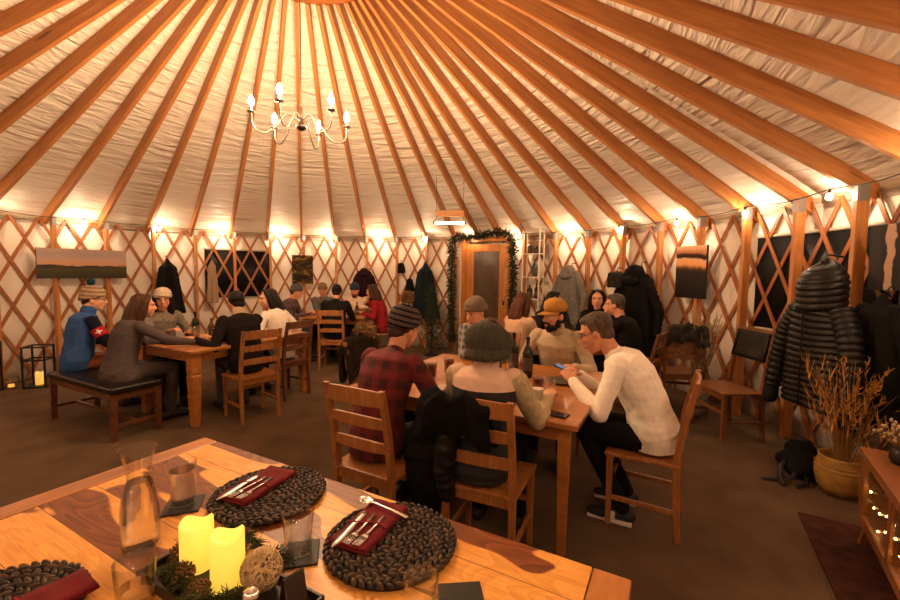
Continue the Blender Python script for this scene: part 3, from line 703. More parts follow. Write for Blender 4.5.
    for s in (-1, 1):
        fa.cur = 1; fa.ell(H @ V((s*.0315, .0735, .012)), (.0135, .0135, .0095), 10, 8, R3)
        fa.cur = 2; fa.ell(H @ V((s*.0315, .0825, .0115)), (.0062, .0055, .0062), 8, 6, R3)
        fa.cur = 4; fa.tube([H @ V((s*.014, .098, .031)), H @ V((s*.033, .095, .036)), H @ V((s*.052, .075, .030))], [(.0045, .003), (.0045, .003), (.003, .002)], 6)
        fa.cur = 2; fa.tube([H @ V((s*.021, .0835, .0205)), H @ V((s*.032, .087, .0225)), H @ V((s*.045, .077, .019))], .0024, 6)
    fa.cur = 3; fa.tube([H @ V((-.022, .0935, -.059)), H @ V((-.008, .1015, -.0565)), H @ V((.008, .1015, -.0565)), H @ V((.022, .0935, -.059))], [.003, .0055, .0055, .003], 8)
    fa.tube([H @ V((-.018, .094, -.064)), H @ V((0, .1005, -.067)), H @ V((.018, .094, -.064))], [.003, .006, .003], 8)
    fm = fa.mesh('face'); bm = bmesh.new(); bm.from_mesh(me); bm.from_mesh(fm); bm.to_mesh(me); bm.free(); bpy.data.meshes.remove(fm)
    for p in me.polygons: p.use_smooth = True
    link('body', me, [skin, EYEW, IRIS, LIPS, brow or (hair[1] if hair else BROWN)], t)
    # clothes
    cv = vox*.95; seed = len(label)*1.7
    mb = MB(); torso(mb, .014, 0, 8); mb.ell(P+V((0, 0, -.01)), (.178*gw, .145, .075), 16, 10)
    if hem: mb.tube([P-V((0, 0, .02)), P+V((0, .03, -.05))], [(.20*b, .17*b), (.215*b, .19*b)], 16, side=rt0)
    mb.tube([S-fr*.01, S+nd*.012], [(.068*gw, .066*gw), (.060*gw, .061*gw)], 14, side=rt)
    slv = MB() if sleeves else mb
    for s, (A, E, T) in arms.items():
        mb.ell(A+fr*.004-rt*s*.012, .064*gw*b, 12, 8)
        if sleeves: slv = MB()
        e2 = E.lerp(T, sleeve_len*.97) if sleeve_len >= .5 else None
        slv.tube([A, A.lerp(E, .5), E], [.060*gw, .056*gw, .051*gw], 12)
        if sleeve_len >= .5: slv.tube([E, E.lerp(e2, .3), E.lerp(e2, .93), e2], [.051*gw, .050*gw, .037*gw, .035*gw], 12)
        if sleeves: link('sleeve', unify(slv, cv, 3, folds(.0042, 11, 26, seed+s)), sleeves, t)
    link('shirt' if not fem else 'top', unify(mb, cv, 3, folds(.0045, 8, 20, seed)), top, t)
    if collar:
        mb = MB(); mb.tube([S-fr*.004, S+nd*.045], [(.068*gw, .070*gw), (.066*gw, .068*gw)], 16, side=rt); link('collar', mb.mesh('collar', True), collar, t)
    mb = MB(); mb.ell(P+V((0, .0, -.015)), (.170*gw, .135, .085), 16, 10)
    for s in (1, -1):
        hp, kn, an = legsP[s]; mb.tube([hp, hp.lerp(kn, .55), kn], [.083, .075, .062], 12); mb.tube([kn, kn.lerp(an, .35), an], [.060, .056, .046], 12)
    link('trousers', unify(mb, max(cv, .009), 3, folds(.004, 9, 14, seed)), pants, t)
    for s in (1, -1):
        an = legsP[s][2]; mb = MB(); mb.tube([V((an.x, an.y-.045, .042)), V((an.x, an.y+.02, .052)), V((an.x+s*.01, an.y+.12, .038)), V((an.x+s*.012, an.y+.185, .030))], [(.036, .040), (.042, .050), (.046, .036), (.036, .026)], 12, side=(1, 0, 0))
        so_ = link('shoe', mb.mesh('shoe', True), shoes or plain('dark_shoe', (.025, .02, .018), .5), t)
        if shoes:
            mb = MB(); mb.box((an.x+s*.006, an.y+.07, .012), (.086, .26, .022)); mb.box((an.x+s*.006, an.y+.06, .05), (.096, .05, .045)); link('shoe_trim', mb.mesh('shoe_trim', bevel=.008), plain('shoe_white', (.62, .56, .50), .6), so_, label_=None) if 0 else part('shoe_trim', mb, plain('shoe_white', (.62, .56, .50), .6), so_, bevel=.006)
    def hp(name, mesh, mat):
        o = link(name, mesh, mat, t); o.matrix_local = H; return o
    if hair:
        st, hm = hair; mb = MB()
        if st != 'none':
            mb.ell((0, -.024, .047), (.0795, .094, .083), 18, 12); mb.ell((0, -.052, -.02), (.064, .052, .055), 14, 10)
            for s in (-1, 1): mb.ell((s*.068, -.012, .02), (.014, .030, .040), 10, 8)
        if st in ('long', 'mid'):
            Lg = .40 if st == 'long' else .27
            mb.tube([(0, -.055, .05), (0, -.09, -.05), (0, -.105, -.16), (0, -.118, -Lg)], [(.082, .055), (.096, .062), (.105, .062), (.075, .040)], 16, side=(1, 0, 0))
            for s in (-1, 1): mb.tube([(s*.045, .030, .105), (s*.074, .006, .04), (s*.080, -.02, -.08), (s*.078, -.05, -Lg*.8)], [.024, .032, .042, .03], 10)
        if st == 'short': mb.ell((0, .012, .092), (.058, .062, .034), 12, 8)
        if mb.v: hp('hair', unify(mb, .0075, 2, lambda c: .004*mnoise.noise(V((c.x*70, c.y*70, c.z*14)))), hm)
    if beard:
        mb = MB(); mb.ell((0, .043, -.083), (.056, .056, .042), 14, 10); mb.ell((0, .070, -.103), (.032, .026, .026), 10, 8)
        for s in (-1, 1): mb.ell((s*.058, .018, -.055), (.013, .030, .042), 8, 8)
        mb.tube([(-.030, .086, -.052), (0, .106, -.043), (.030, .086, -.052)], .009, 8)
        hp('beard', unify(mb, .006, 1, lambda c: .002*mnoise.noise(c*90)), beard)
    if glasses:
        mb = MB()
        for s in (-1, 1):
            mb.tube([V((s*.033+.021*cos(q*PI/6), .101-abs(.021*cos(q*PI/6)+.012)*.12, .006+.016*sin(q*PI/6))) for q in range(13)], .0022, 5, rnd_cap=False)
            mb.tube([(s*.053, .094, .012), (s*.072, .05, .014), (s*.078, -.01, .010)], .0022, 5)
        mb.tube([(-.012, .102, .009), (.012, .102, .009)], .002, 5); hp('glasses', mb.mesh('glasses', True), plain('glasses_frame', (.05, .03, .02), .3))
    if hat: hat(hp, t)
    return t
def beanie(mat, cuff=None, slouch=0, pom=None, big=1.0, low=0, fold=True):
    def f(hp, t):
        def ring(z, a, b_, dy=0, n=28): return [V((a*cos(2*PI*j/n), -.014+dy+b_*sin(2*PI*j/n), z+.28*(dy+b_*sin(2*PI*j/n))*max(0, 1-(z-.02)/.13)-low)) for j in range(n)]
        k = big; mb = MB()
        mb.loft([ring(.030, .074*k, .094*k), ring(.022, .0815*k, .1015*k), ring(.05, .085*k, .1045*k), ring(.085, .083*k+slouch*.3, .102*k+slouch*.3, -slouch*.2), ring(.115+slouch*.4, .071*k+slouch*.45, .088*k+slouch*.5, -slouch*.5), ring(.137+slouch*.7, .048*k+slouch*.2, .06*k+slouch*.25, -slouch*.8), ring(.147+slouch*.8, .018*k, .022*k, -slouch*.9)])
        h = hp('hat', mb.mesh('hat', True), mat)
        if fold:
            mb = MB(); mb.loft([ring(.014, .080*k, .100*k), ring(.012, .088*k, .108*k), ring(.030, .0915*k, .1115*k), ring(.055, .0915*k, .1115*k), ring(.064, .087*k, .106*k), ring(.060, .080*k, .098*k)])
            hp('hat_cuff', mb.mesh('hat_cuff', True), cuff or mat)
        if pom:
            mb = MB(); r = random.Random(4); pr = pom[1]
            mb.ell((0, -.03-slouch, .165+slouch+pr*.45), pr*.8, 12, 8)
            for q in range(150):
                u = V((r.gauss(0, 1), r.gauss(0, 1), r.gauss(0, 1))).normalized(); c = V((0, -.03-slouch, .165+slouch+pr*.45)); mb.tube([c+u*pr*.6, c+u*pr*r.uniform(.95, 1.12)], [pr*.13, pr*.05], 4, rnd_cap=False)
            hp('pompom', mb.mesh('pompom'), pom[0])
    return f
def cap(mat, brimmat):
    def f(hp, t):
        n = 28; mb = MB()
        def ring(z, a, b_): return [V((a*cos(2*PI*j/n), -.014+b_*sin(2*PI*j/n), z+.10*b_*sin(2*PI*j/n))) for j in range(n)]
        mb.loft([ring(.040, .074, .094), ring(.038, .0825, .1025), ring(.08, .083, .103), ring(.118, .072, .09), ring(.142, .045, .055), ring(.150, .01, .012)]); hp('cap', mb.mesh('cap', True), mat)
        mb = MB(); R = []
        for i in range(13):
            a = PI*(.12+.76*i/12); x0 = .083*cos(a); y0 = -.014+.103*sin(a); x1 = .088*cos(a); L = .075*max(0, sin((a-PI*.12)/(PI*.76)*PI))**.6
            y1 = y0+L; zz = .048-.018*(abs(x0)/.083)**2
            R.append([V((x0, y0-.01, zz)), V((x1, y1, zz-.012)), V((x1, y1, zz-.008)), V((x0, y0-.01, zz+.006))])
        mb.loft(R); hp('cap_brim', mb.mesh('cap_brim', True), brimmat)
        mb = MB(); mb.ell((0, -.014, .151), .007, 8, 6); hp('cap_button', mb.mesh('cap_button', True), brimmat)
    return f
# ------------------------------------------------------------------ everyone in the room
def fabric(name, c, var=.18, rough=.9): return plain(name, c, rough, var=var, vscale=45, bmp=.25, bscale=260, spec=.08)
JEANS = fabric('dark_denim', (0.028, 0.032, 0.045)); BLK = fabric('black_cloth', (0.00715, 0.0066, 0.0066)); GREYT = fabric('grey_trousers', (0.06, 0.055, 0.05)); KHAKI = fabric('rust_trousers', (0.17, 0.055, 0.025))
def plaid(name, red, dark, f=46):
    m, nt, b = nodes(name); b.inputs['Roughness'].default_value = .9; vec = mapped(nt, (f, f, f)); x, y, z = sep(nt, vec)
    sx = math_n(nt, 'GREATER_THAN', math_n(nt, 'SINE', math_n(nt, 'ADD', x, math_n(nt, 'MULTIPLY', y, .35))), .0); sz = math_n(nt, 'GREATER_THAN', math_n(nt, 'SINE', math_n(nt, 'ADD', z, math_n(nt, 'MULTIPLY', y, .15))), .0)
    s = math_n(nt, 'MULTIPLY', math_n(nt, 'ADD', sx, sz), .5); md = tuple(p*.55+q*.45 for p, q in zip(red, dark))
    nt.links.new(ramp(nt, s, [(.0, dark), (.4, md), (.8, red)]), b.inputs['Base Color']); MATS[name] = m; return m
# --- middle table
p_ = mp(1.03, -.215)+V((-.065, .01, 0))
person('person in a red and black plaid shirt and striped beanie, back turned, middle table', p_, FMV-.10, plaid('red_plaid', (.13, .007, .010), (.045, .005, .006), 62), JEANS, mp(.80, .20, .80), mp(1.25, .22, .80),
       lean=16, curve=14, look=(-10, 14, 8), sc=.99, vox=.0075, hair=('short', BROWN), brow=BROWN,
       hat=beanie(knit('striped_knit', (.1, .1, .1), bands=(190, [(.0, (.018, .016, .018)), (.62, (.022, .02, .022)), (.74, (.30, .25, .20)), (.85, (.14, .10, .08)), (1, (.05, .02, .02))])), slouch=.012, pom=(plain('brown_fur', (.16, .085, .04), .95, var=.4), .045), fold=False, big=1.04), shoes=None)
CREAM, nt, b = nodes('cream_black_knit'); b.inputs['Roughness'].default_value = .9
x, y, z = sep(nt, mapped(nt)); nt.links.new(ramp(nt, z, [(.0, (.012, .011, .012)), (.925, (.66, .44, .33))]), b.inputs['Base Color']); nt.nodes[-1].color_ramp.interpolation = 'CONSTANT'; bump(nt, b, noisetex(nt, mapped(nt), 180, 2), .3, .004)
person('person in a big round olive-grey knitted hat and cream and black sweater, back turned', (.165, 2.085), rad(68), CREAM, BLK, mp(.22, .24, .80), mp(.60, .20, .80), lean=8, curve=10, look=(0, 16, 0), sc=.93, vox=.007,
       sleeves=fabric('olive_cream_sleeve', (0.42, 0.33, 0.2)), hair=('short', BROWN), skin=SKINP, hat=beanie(knit('olive_grey_knit', (.075, .066, .048)), slouch=.065, big=1.42, low=.105), poles=((.30, -.35, -1), None), collar=fabric('cream_collar', (0.55, 0.38, 0.29)))
person('person in a white long-sleeved shirt bending over a phone at the middle table', (1.27, 2.475), rad(151), fabric('white_jersey', (.88, .80, .71), .05), fabric('dark_trousers', (0.0088, 0.00825, 0.0099)), mp(.13, .70, .85), mp(.14, .53, .845),
       lean=26, curve=16, look=(4, 24, 0), sc=1.04, vox=.007, skin=SKIN, hair=('short', GREYH), glasses=True, legs=(.40, .16), curl=(34, 38), palms=((-.4, .25, -.4), (.5, .15, -.3)),
       shoes=plain('black_white_shoe', (.02, .02, .02), .5, var=0))
person('person with a dark beard, mustard cap and beige fleece, elbows on the middle table', mp(.45, 1.52), FMV+PI, fabric('beige_fleece', (.46, .36, .25), .1), BLK, mp(.72, 1.16, .80), mp(.25, 1.12, .80),
       lean=16, curve=12, look=(-38, 8, 0), sc=1.0, vox=.0075, hair=('short', DKHAIR), beard=DKHAIR, hat=cap(plain('mustard_twill', (.42, .20, .035), .85, var=.12, bmp=.2, bscale=200), plain('mustard_brim', (.36, .165, .03), .85)), collar=fabric('beige_collar', (.40, .31, .21)))
person('person in a grey beanie and chequered shirt looking at a phone before the door', mp(1.14, 1.50), FMV+PI-.1, plaid('pale_plaid', (.26, .23, .21), (.04, .045, .07), 120), JEANS, mp(1.12, 1.10, .85), mp(.96, 1.14, .85),
       lean=14, curve=12, look=(-14, 22, 0), sc=.98, vox=.0085, hair=('short', BROWN), skin=SKINP, hat=beanie(knit('grey_knit', (.20, .155, .12)), big=1.05))
# --- left table
person('person in a blue jacket with a red arm patch and a bobble hat', lp(1.50, -.28), FLV-.12, fabric('blue_jacket', (0.035, 0.085, 0.24), .2), KHAKI, lp(1.25, .12, .72), lp(1.52, .12, .72), lean=10, curve=8, look=(-22, 6, 0), sc=.98, vox=.0105,
       sleeves=fabric('navy_sleeve', (0.0088, 0.0099, 0.01925)), hair=('short', BROWN), skin=SKINP, glasses=True, collar=fabric('blue_collar', (0.03, 0.08, 0.24)),
       hat=beanie(knit('tan_stripe_knit', (.4, .3, .2), bands=(150, [(.0, (.34, .22, .13)), (.5, (.42, .28, .17)), (.8, (.16, .11, .08))])), pom=(plain('teal_wool', (.008, .045, .075), .95), .038), slouch=.008, big=1.04))
person('person with long brown hair in a grey knit dress on the bench', lp(.66, -.28), FLV-.05, fabric('grey_knit_dress', (.075, .056, .056), .15), fabric('grey_knit_skirt', (.065, .05, .05), .15), lp(.30, .22, .79), lp(.62, .22, .79), lean=15, curve=12, look=(-12, 6, 0), sc=.96, fem=True, vox=.0095, hair=('mid', BROWN), hem=True, poles=((.9, 0, -.5), None))
person('person in a cream knitted hat, glasses and grey coat facing the room', lp(1.33, .44), FLU+PI-.25, fabric('grey_wool_coat', (0.17, 0.14, 0.115), .3), BLK, lp(.92, .32, .84), lp(.98, .58, .80), lean=10, curve=8, look=(-14, 6, 0), sc=.96, fem=True, vox=.0105, hair=('mid', DKHAIR), glasses=True, skin=SKIN,
       hat=beanie(knit('cream_knit', (.62, .48, .36)), big=1.06))
person('person in a black sweater with short dark hair, back turned at the left table', (-2.13, 4.29), rad(138), fabric('black_sweater', (0.0121, 0.00825, 0.00715)), GREYT, lp(.35, .45, .80), lp(.32, .25, .80), lean=17, curve=14, look=(10, 12, 0), sc=1.0, vox=.0095, hair=('short', DKHAIR), collar=fabric('pale_collar', (0.35, 0.25, 0.18)))
person('person with dark hair in a white sweater sitting sideways beyond the black sweater', (-2.03, 4.97), FLU+.12, fabric('white_sweater', (0.6, 0.52, 0.46), .1), BLK, lp(.35, 1.30, .80), lp(.30, 1.08, .80), lean=14, curve=10, look=(52, 6, 0), sc=.98, fem=True, vox=.0095, hair=('mid', DKHAIR), skin=SKINP)
# --- back table
person('person in a grey hat and dark plaid shirt, left end of the back table', (-2.84, 7.05), rad(0), plaid('dim_plaid', (.12, .05, .06), (.04, .03, .04), 60), JEANS, (-2.45, 6.98, .80), (-2.45, 7.18, .80), lean=14, curve=12, look=(0, 12, 0), vox=.012, hair=('short', BROWN), hat=beanie(knit('slate_knit', (.11, .10, .085)), big=1.04))
person('person in grey with a tan knitted hat, behind the person in the dark jacket', (-2.38, 7.83), rad(-85), fabric('grey_shirt', (0.1, 0.09, 0.08)), JEANS, (-2.25, 7.42, .80), (-2.45, 7.42, .80), lean=12, curve=10, look=(10, 12, 0), vox=.012, hair=('short', BROWN), hat=beanie(knit('tan_knit', (.24, .15, .09))))
person('person in a dark jacket seen from behind at the back table', (-1.83, 6.50), rad(92), fabric('dark_jacket', (0.011, 0.00935, 0.0099)), BLK, (-1.70, 6.98, .80), (-1.95, 6.98, .80), lean=12, curve=12, look=(0, 10, 0), sc=1.0, vox=.0115, hair=('short', DKHAIR))
person('person with a reddish beard, navy beanie and cream sweater at the back table', (-1.78, 7.86), rad(-88), fabric('cream_sweater', (0.58, 0.42, 0.3), .15), BLK, (-1.50, 7.50, .86), (-1.92, 7.45, .80), lean=10, curve=12, look=(-6, 20, 0), vox=.0115, hair=('short', BROWN), beard=hairmat('red_beard', (.10, .035, .015)), hat=beanie(knit('navy_knit', (.035, .045, .085)), slouch=.01))
person('person in a red sweater at the right end of the back table', (-1.19, 7.27), rad(176), fabric('red_sweater', (0.24, 0.014, 0.02), .15), BLK, (-1.46, 7.42, .98), (-1.50, 7.12, .80), lean=12, curve=10, look=(-8, 10, 0), fem=True, vox=.0115, hair=('mid', BROWN), palms=((0, 1, .2), (0, 0, -1)))
# --- back right table
person('person with very long hair in a sleeveless peach top, back turned', (.72, 4.52), rad(42), fabric('peach_top', (0.52, 0.33, 0.22), .1), BLK, (1.05, 4.72, .80), (.95, 4.92, .80), lean=8, curve=8, look=(-10, 6, 0), fem=True, vox=.010, hair=('long', AUB), skin=SKINP, sleeve_len=.2)
person('person with grey hair in a black sweater, a hand at the face', (1.96, 4.37), rad(142), fabric('black_pullover', (0.0088, 0.0077, 0.0077)), BLK, (1.62, 4.75, .80), (1.69, 4.50, 1.05), lean=12, curve=14, look=(12, 6, 0), sc=1.0, vox=.0095, hair=('short', GREYH), palms=((0, 0, -1), (.5, -.7, .3)), curl=(28, 42), poles=(None, (-.25, .25, -1)))
person('person with long dark hair and dark top facing the room, back right', (1.93, 5.34), rad(-118), fabric('dark_top', (0.0099, 0.00825, 0.0088)), BLK, (1.62, 5.02, .80), (1.80, 4.98, .80), lean=8, curve=8, look=(6, 4, 0), sc=1.0, fem=True, vox=.0105, hair=('mid', DKHAIR), skin=SKINP)
person('person with dark hair mostly hidden behind the mustard cap', (1.34, 5.50), rad(-80), fabric('charcoal_top', (0.0165, 0.0143, 0.0143)), BLK, (1.25, 5.10, .80), (1.45, 5.10, .80), lean=6, curve=8, look=(75, 10, 0), sc=.95, vox=.0115, hair=('mid', DKHAIR))
# jacket patch: red with a white cross, on the right upper arm of the bobble-hat person
for o in list(bpy.data.objects):
    if o.type == 'EMPTY' and o.get('label', '').startswith('person in a blue jacket'):
        A, E_, T_ = ARMS[o.name][0][1]; d = (E_-A).normalized(); out = V((.92, -.35, .12)); out = (out-d*out.dot(d)).normalized(); s = d.cross(out).normalized(); c0 = A.lerp(E_, .52)
        def onarm(u_, v_, r): # u along arm, v round it
            a = v_/.058; return c0+d*u_+(out*cos(a)+s*sin(a))*r
        mb = MB(); R = []
        for i in range(9):
            v_ = -.062+.124*i/8; R.append([onarm(-.045, v_, .060), onarm(.045, v_, .058), onarm(.045, v_, .067), onarm(-.045, v_, .068)])
        mb.loft(R); pt = part('arm_patch', mb, fabric('patch_red', (0.36, 0.016, 0.03)), o, label='red arm patch with a white cross')
        mb = MB()
        for u0, u1, v0, v1 in ((-.026, .026, -.007, .007), (-.007, .007, -.026, .026)):
            R = [[onarm(u0, v, .067), onarm(u1, v, .067), onarm(u1, v, .0705), onarm(u0, v, .0705)] for v in (v0, (v0+v1)/2, v1)]; mb.loft(R)
        part('cross', mb, plain('patch_white', (.7, .6, .55), .8), pt)
# ------------------------------------------------------------------ pictures
def canvas(name, label, pa, pb, z0, z1, mat, depth=.035, edge=(.03, .025, .02), cat='painting'):
    pa = V((*pa, 0)); pb = V((*pb, 0)); c = (pa+pb)/2; wdt = (pb-pa).length; hgt = z1-z0
    t = thing(name, label, cat, (c.x, c.y, (z0+z1)/2), math.atan2((pb-pa).y, (pb-pa).x))   # local x from pa to pb, picture faces -y
    mb = MB(); mb.box((0, .006, 0), (wdt, depth-.01, hgt)); part('stretcher_frame', mb, plain('canvas_edge', edge, .7), t)
    mb = MB(); mb.box((0, -depth/2+.004, 0), (wdt, .006, hgt)); part('canvas', mb, mat, t); return t
def pmat(name, fn):
    m, nt, b = nodes(name); b.inputs['Roughness'].default_value = .6; b.inputs['Specular IOR Level'].default_value = .1; vec = mapped(nt); x, y, z = sep(nt, vec); nt.links.new(fn(nt, vec, x, z), b.inputs['Base Color']); return m
def lsc(nt, vec, x, z):
    f = math_n(nt, 'ADD', z, math_n(nt, 'MULTIPLY_ADD', noisetex(nt, mapped(nt, (3, 1, 16)), 1.5, 4), .10, -.05))
    return ramp(nt, math_n(nt, 'MULTIPLY_ADD', f, 2.2, .5), [(.0, (.03, .03, .018)), (.36, (.07, .062, .03)), (.43, (.025, .022, .016)), (.47, (.55, .30, .18)), (.62, (.48, .32, .26)), (.8, (.36, .28, .29)), (1, (.46, .33, .25))])
canvas('landscape_painting', 'wide landscape painting of a dark field under a violet and orange sky, left wall', (-5.50, 5.50), (-5.00, 6.38), 1.375, 1.79, pmat('landscape', lsc))
def gld(nt, vec, x, z):
    f = noisetex(nt, mapped(nt, (2.2, 1, 7), (0, .5, 0)), 2, 4, .6, 1.2)
    return ramp(nt, f, [(.4, (.018, .013, .008)), (.55, (.07, .04, .012)), (.64, (.30, .16, .03)), (.72, (.05, .03, .01))])
canvas('gold_painting', 'dark canvas with gold streaks hung over the back table', (-3.02, 7.90), (-2.66, 8.02), 1.26, 1.82, pmat('gold_streaks', gld))
def sun(nt, vec, x, z):
    f = math_n(nt, 'ADD', z, math_n(nt, 'MULTIPLY_ADD', noisetex(nt, mapped(nt, (5, 5, 1)), 1.6, 3), .10, -.05))
    return ramp(nt, math_n(nt, 'MULTIPLY_ADD', f, 1.6, .5), [(.0, (.012, .010, .010)), (.52, (.03, .02, .016)), (.58, (.14, .06, .03)), (.64, (.75, .34, .12)), (.75, (.75, .42, .22)), (.78, (.03, .015, .012)), (.84, (.05, .022, .016)), (.87, (.45, .17, .07)), (1, (.8, .48, .28))])
canvas('sunset_painting', 'tall canvas of an orange sunset over dark water, right wall', (2.90, 5.30), (3.02, 4.88), 1.24, 1.88, pmat('sunset', sun))
def abst(nt, vec, x, z):
    f = math_n(nt, 'ABSOLUTE', math_n(nt, 'ADD', math_n(nt, 'ADD', x, .07), math_n(nt, 'MULTIPLY_ADD', noisetex(nt, vec, 9, 3), .09, -.045)))
    return ramp(nt, f, [(.0, (.42, .26, .18)), (.028, (.42, .26, .18)), (.036, (.02, .018, .017)), (.1, (.035, .03, .028))])
canvas('abstract_painting', 'black abstract canvas with a pale trunk shape at the right edge', (3.085, 3.04), (3.03, 2.58), 1.43, 1.89, pmat('abstract', abst))
# ------------------------------------------------------------------ coats on the wall
def hung(name, label, cat, loc, face, mat, w0, w1, z_top, z_bot, dep=.12, sleeve=True, hood=False, seed=0, mats=None, loop=True, sl_len=.62):
    """garment on a hook; local: outward +y, z from the floor"""
    t = thing(name, label, cat, (loc[0], loc[1], 0), face-PI/2)
    L = z_top-z_bot; mb = MB(); n = 24
    prof = [(0, .035, .05), (.06, .10, .09), (.14, .8, 1.0), (.35, .9, 1.1), (.65, .95, 1.05), (1, 1.0, .95)]
    rings = []
    for i in range(13):
        f = i/12; 
        for k in range(len(prof)-1):
            if prof[k][0] <= f <= prof[k+1][0]: break
        q = (f-prof[k][0])/(prof[k+1][0]-prof[k][0]); a = prof[k][1]*(1-q)+prof[k+1][1]*q; d = prof[k][2]*(1-q)+prof[k+1][2]*q
        ww = (w0+(w1-w0)*f)*a; 
        rings.append([V((ww*cos(2*PI*j/n)*(1+.07*sin(5*2*PI*j/n+i*.5+seed)*f), dep*(.95+d*sin(2*PI*j/n))*(1+.10*sin(7*2*PI*j/n+seed)), z_top-L*f)) for j in range(n)])
    mb.loft(rings)
    me = unify(mb, .014, 2, folds(.012, 16, 3, seed)); link('coat_body', me, mat, t)
    if sleeve:
        for s in (-1, 1):
            mb = MB(); z1 = z_top-L*.14; mb.tube([(s*w0*.62, dep*1.1, z1), (s*w0*.98, dep*1.15, z1-L*.15), (s*w1*1.06, dep*1.1, z1-L*sl_len*.6), (s*w1*1.02, dep*1.25, z1-L*sl_len)], [(.05, .05), (.07, .06), (.06, .055), (.05, .045)], 12)
            link('sleeve', unify(mb, .013, 2, folds(.009, 14, 22, seed+s)), mat, t)
    if hood:
        mb = MB(); mb.ell((0, dep*1.3, z_top-L*.12), (w0*.62, .10, L*.12), 16, 10); mb.ell((0, dep*1.9, z_top-L*.19), (w0*.55, .08, L*.06), 14, 8); link('hood', unify(mb, .012, 2, folds(.008, 14, 14, seed)), mats or mat, t)
    mb = MB(); mb.tube([(0, -.03, z_top+.03), (0, .05, z_top+.035), (0, .075, z_top+.0), (0, .05, z_top-.03)], .007, 6); part('coat_hook', mb, BLACK, t)
    return t
CB = fabric('coat_black', (0.0077, 0.00715, 0.0077)); 
hung('coat', 'black coat hanging in a point from a hook beside the left wall window', 'coat', (-4.62, 6.72), rad(-42), CB, .13, .23, 1.70, .80, seed=1, sleeve=False)
hung('scarf', 'pale tan scarf hanging on the wall between the black coat and the dark window', 'scarf', (-4.15, 7.20), rad(-52), fabric('tan_scarf', (0.3, 0.2, 0.14)), .07, .10, 1.72, .95, dep=.04, seed=3, sleeve=False)
hung('coat', 'dark maroon hooded coat on the wall above the back table', 'coat', (-1.71, 8.30), rad(-86), fabric('maroon_coat', (0.01925, 0.0066, 0.0088)), .14, .19, 1.60, .85, hood=True, seed=2)
hung('coat', 'long blue-black coat on a hook left of the door beside the little fir tree', 'coat', (-.47, 8.22), rad(-101), fabric('blue_black_coat', (0.0099, 0.0154, 0.022)), .15, .30, 1.73, .62, seed=5, sleeve=False)
hung('hat', 'small black knitted hat hanging highest, left of the long blue-black coat', 'hat', (-.98, 8.31), rad(-95), CB, .07, .085, 1.72, 1.50, dep=.05, seed=6, sleeve=False)
hung('gloves', 'black glove pair hanging on the lattice left of the blue-black coat', 'gloves', (-.80, 8.28), rad(-97), CB, .07, .11, 1.42, 1.14, dep=.05, seed=7, sleeve=False)
hung('coat', 'grey hooded coat hanging on the wall behind the mustard cap', 'coat', (2.00, 6.68), rad(-139), fabric('grey_coat', (0.15, 0.135, 0.12), .3), .19, .26, 1.66, .72, dep=.13, hood=True, seed=8)
hung('coat', 'big black coat heaped on a hook left of the sunset painting', 'coat', (2.66, 5.66), rad(-155), CB, .26, .36, 1.66, .45, dep=.15, hood=True, seed=9)
hung('hat', 'black fur-trimmed cap hung on the shoulder of the big black coat', 'hat', (2.38, 5.78), rad(-150), plain('black_fur', (.02, .016, .014), .95, var=.5), .13, .15, 1.58, 1.34, dep=.08, seed=10, sleeve=False)
hung('coat', 'plain black coat hanging just behind the puffer jacket at the right edge', 'coat', (3.08, 2.84), rad(178), CB, .18, .24, 1.42, .50, dep=.10, seed=12)
# quilted puffer jacket: tube after tube of down
PUF = plain('puffer_nylon', (.0085, .0065, .0055), .45, var=.3, vscale=30, bmp=.15, bscale=50)
pj = thing('puffer_jacket', 'large black quilted puffer jacket with hood hanging from a post on the right wall', 'jacket', (2.985, 3.13, -.07), rad(90))   # face -x
pj.rotation_euler.z = rad(90)
def quilt(rings_fn, nb, name, per=6, n=28):
    mb = MB(); R = []
    for i in range(nb*per+1):
        f = i/(nb*per); bul = abs(sin(PI*nb*f))**.55
        R.append(rings_fn(f, bul, n))
    mb.loft(R); return part(name, mb, PUF, pj, smooth=True)
def body(f, bul, n):
    z = 1.40-f*.82; wv = .21+.075*min(1, f*2.2)+.01*sin(f*9); k = .90+.10*bul
    if f < .10: wv *= .55+.45*(f/.10)
    return [V((wv*k*cos(2*PI*j/n), .16+(.125*k)*sin(2*PI*j/n)*(1+.06*sin(3*2*PI*j/n)), z+.012*sin(2*PI*j/n*2+f*5))) for j in range(n)]
quilt(body, 17, 'quilted_body')
def slv(s):
    P = [V((s*.17, .17, 1.35)), V((s*.27, .19, 1.16)), V((s*.325, .20, .92)), V((s*.345, .23, .64))]
    def fn(f, bul, n):
        q = f*2.999; i = int(q); u_ = q-i; p = P[i].lerp(P[i+1], u_); tg = (P[i+1]-P[i]).normalized(); a = V((0, 1, 0)); a = (a-tg*a.dot(tg)).normalized(); b_ = tg.cross(a)
        r = (.082-.020*f)*(.84+.16*bul)
        if f > .97: r *= .8
        return [p+a*(r*cos(2*PI*j/n))+b_*(r*sin(2*PI*j/n)) for j in range(n)]
    return fn
for s in (-1, 1):
    quilt(slv(s), 15, 'quilted_sleeve', 5, 16)
    mb = MB(); mb.tube([(s*.345, .23, .645), (s*.347, .235, .565)], .055, 12); part('cuff', mb, plain('cuff_black', (.006, .006, .006), .8), pj, smooth=True)
def hoodf(f, bul, n):
    z = 1.70-f*.34; wv = .175*math.sqrt(max(.012, 1-(1-min(1, f*1.9))**2))*(.93+.07*bul)
    return [V((wv*cos(2*PI*j/n), .17+wv*.80*sin(2*PI*j/n), z-.03*sin(2*PI*j/n))) for j in range(n)]
quilt(hoodf, 7, 'quilted_hood')
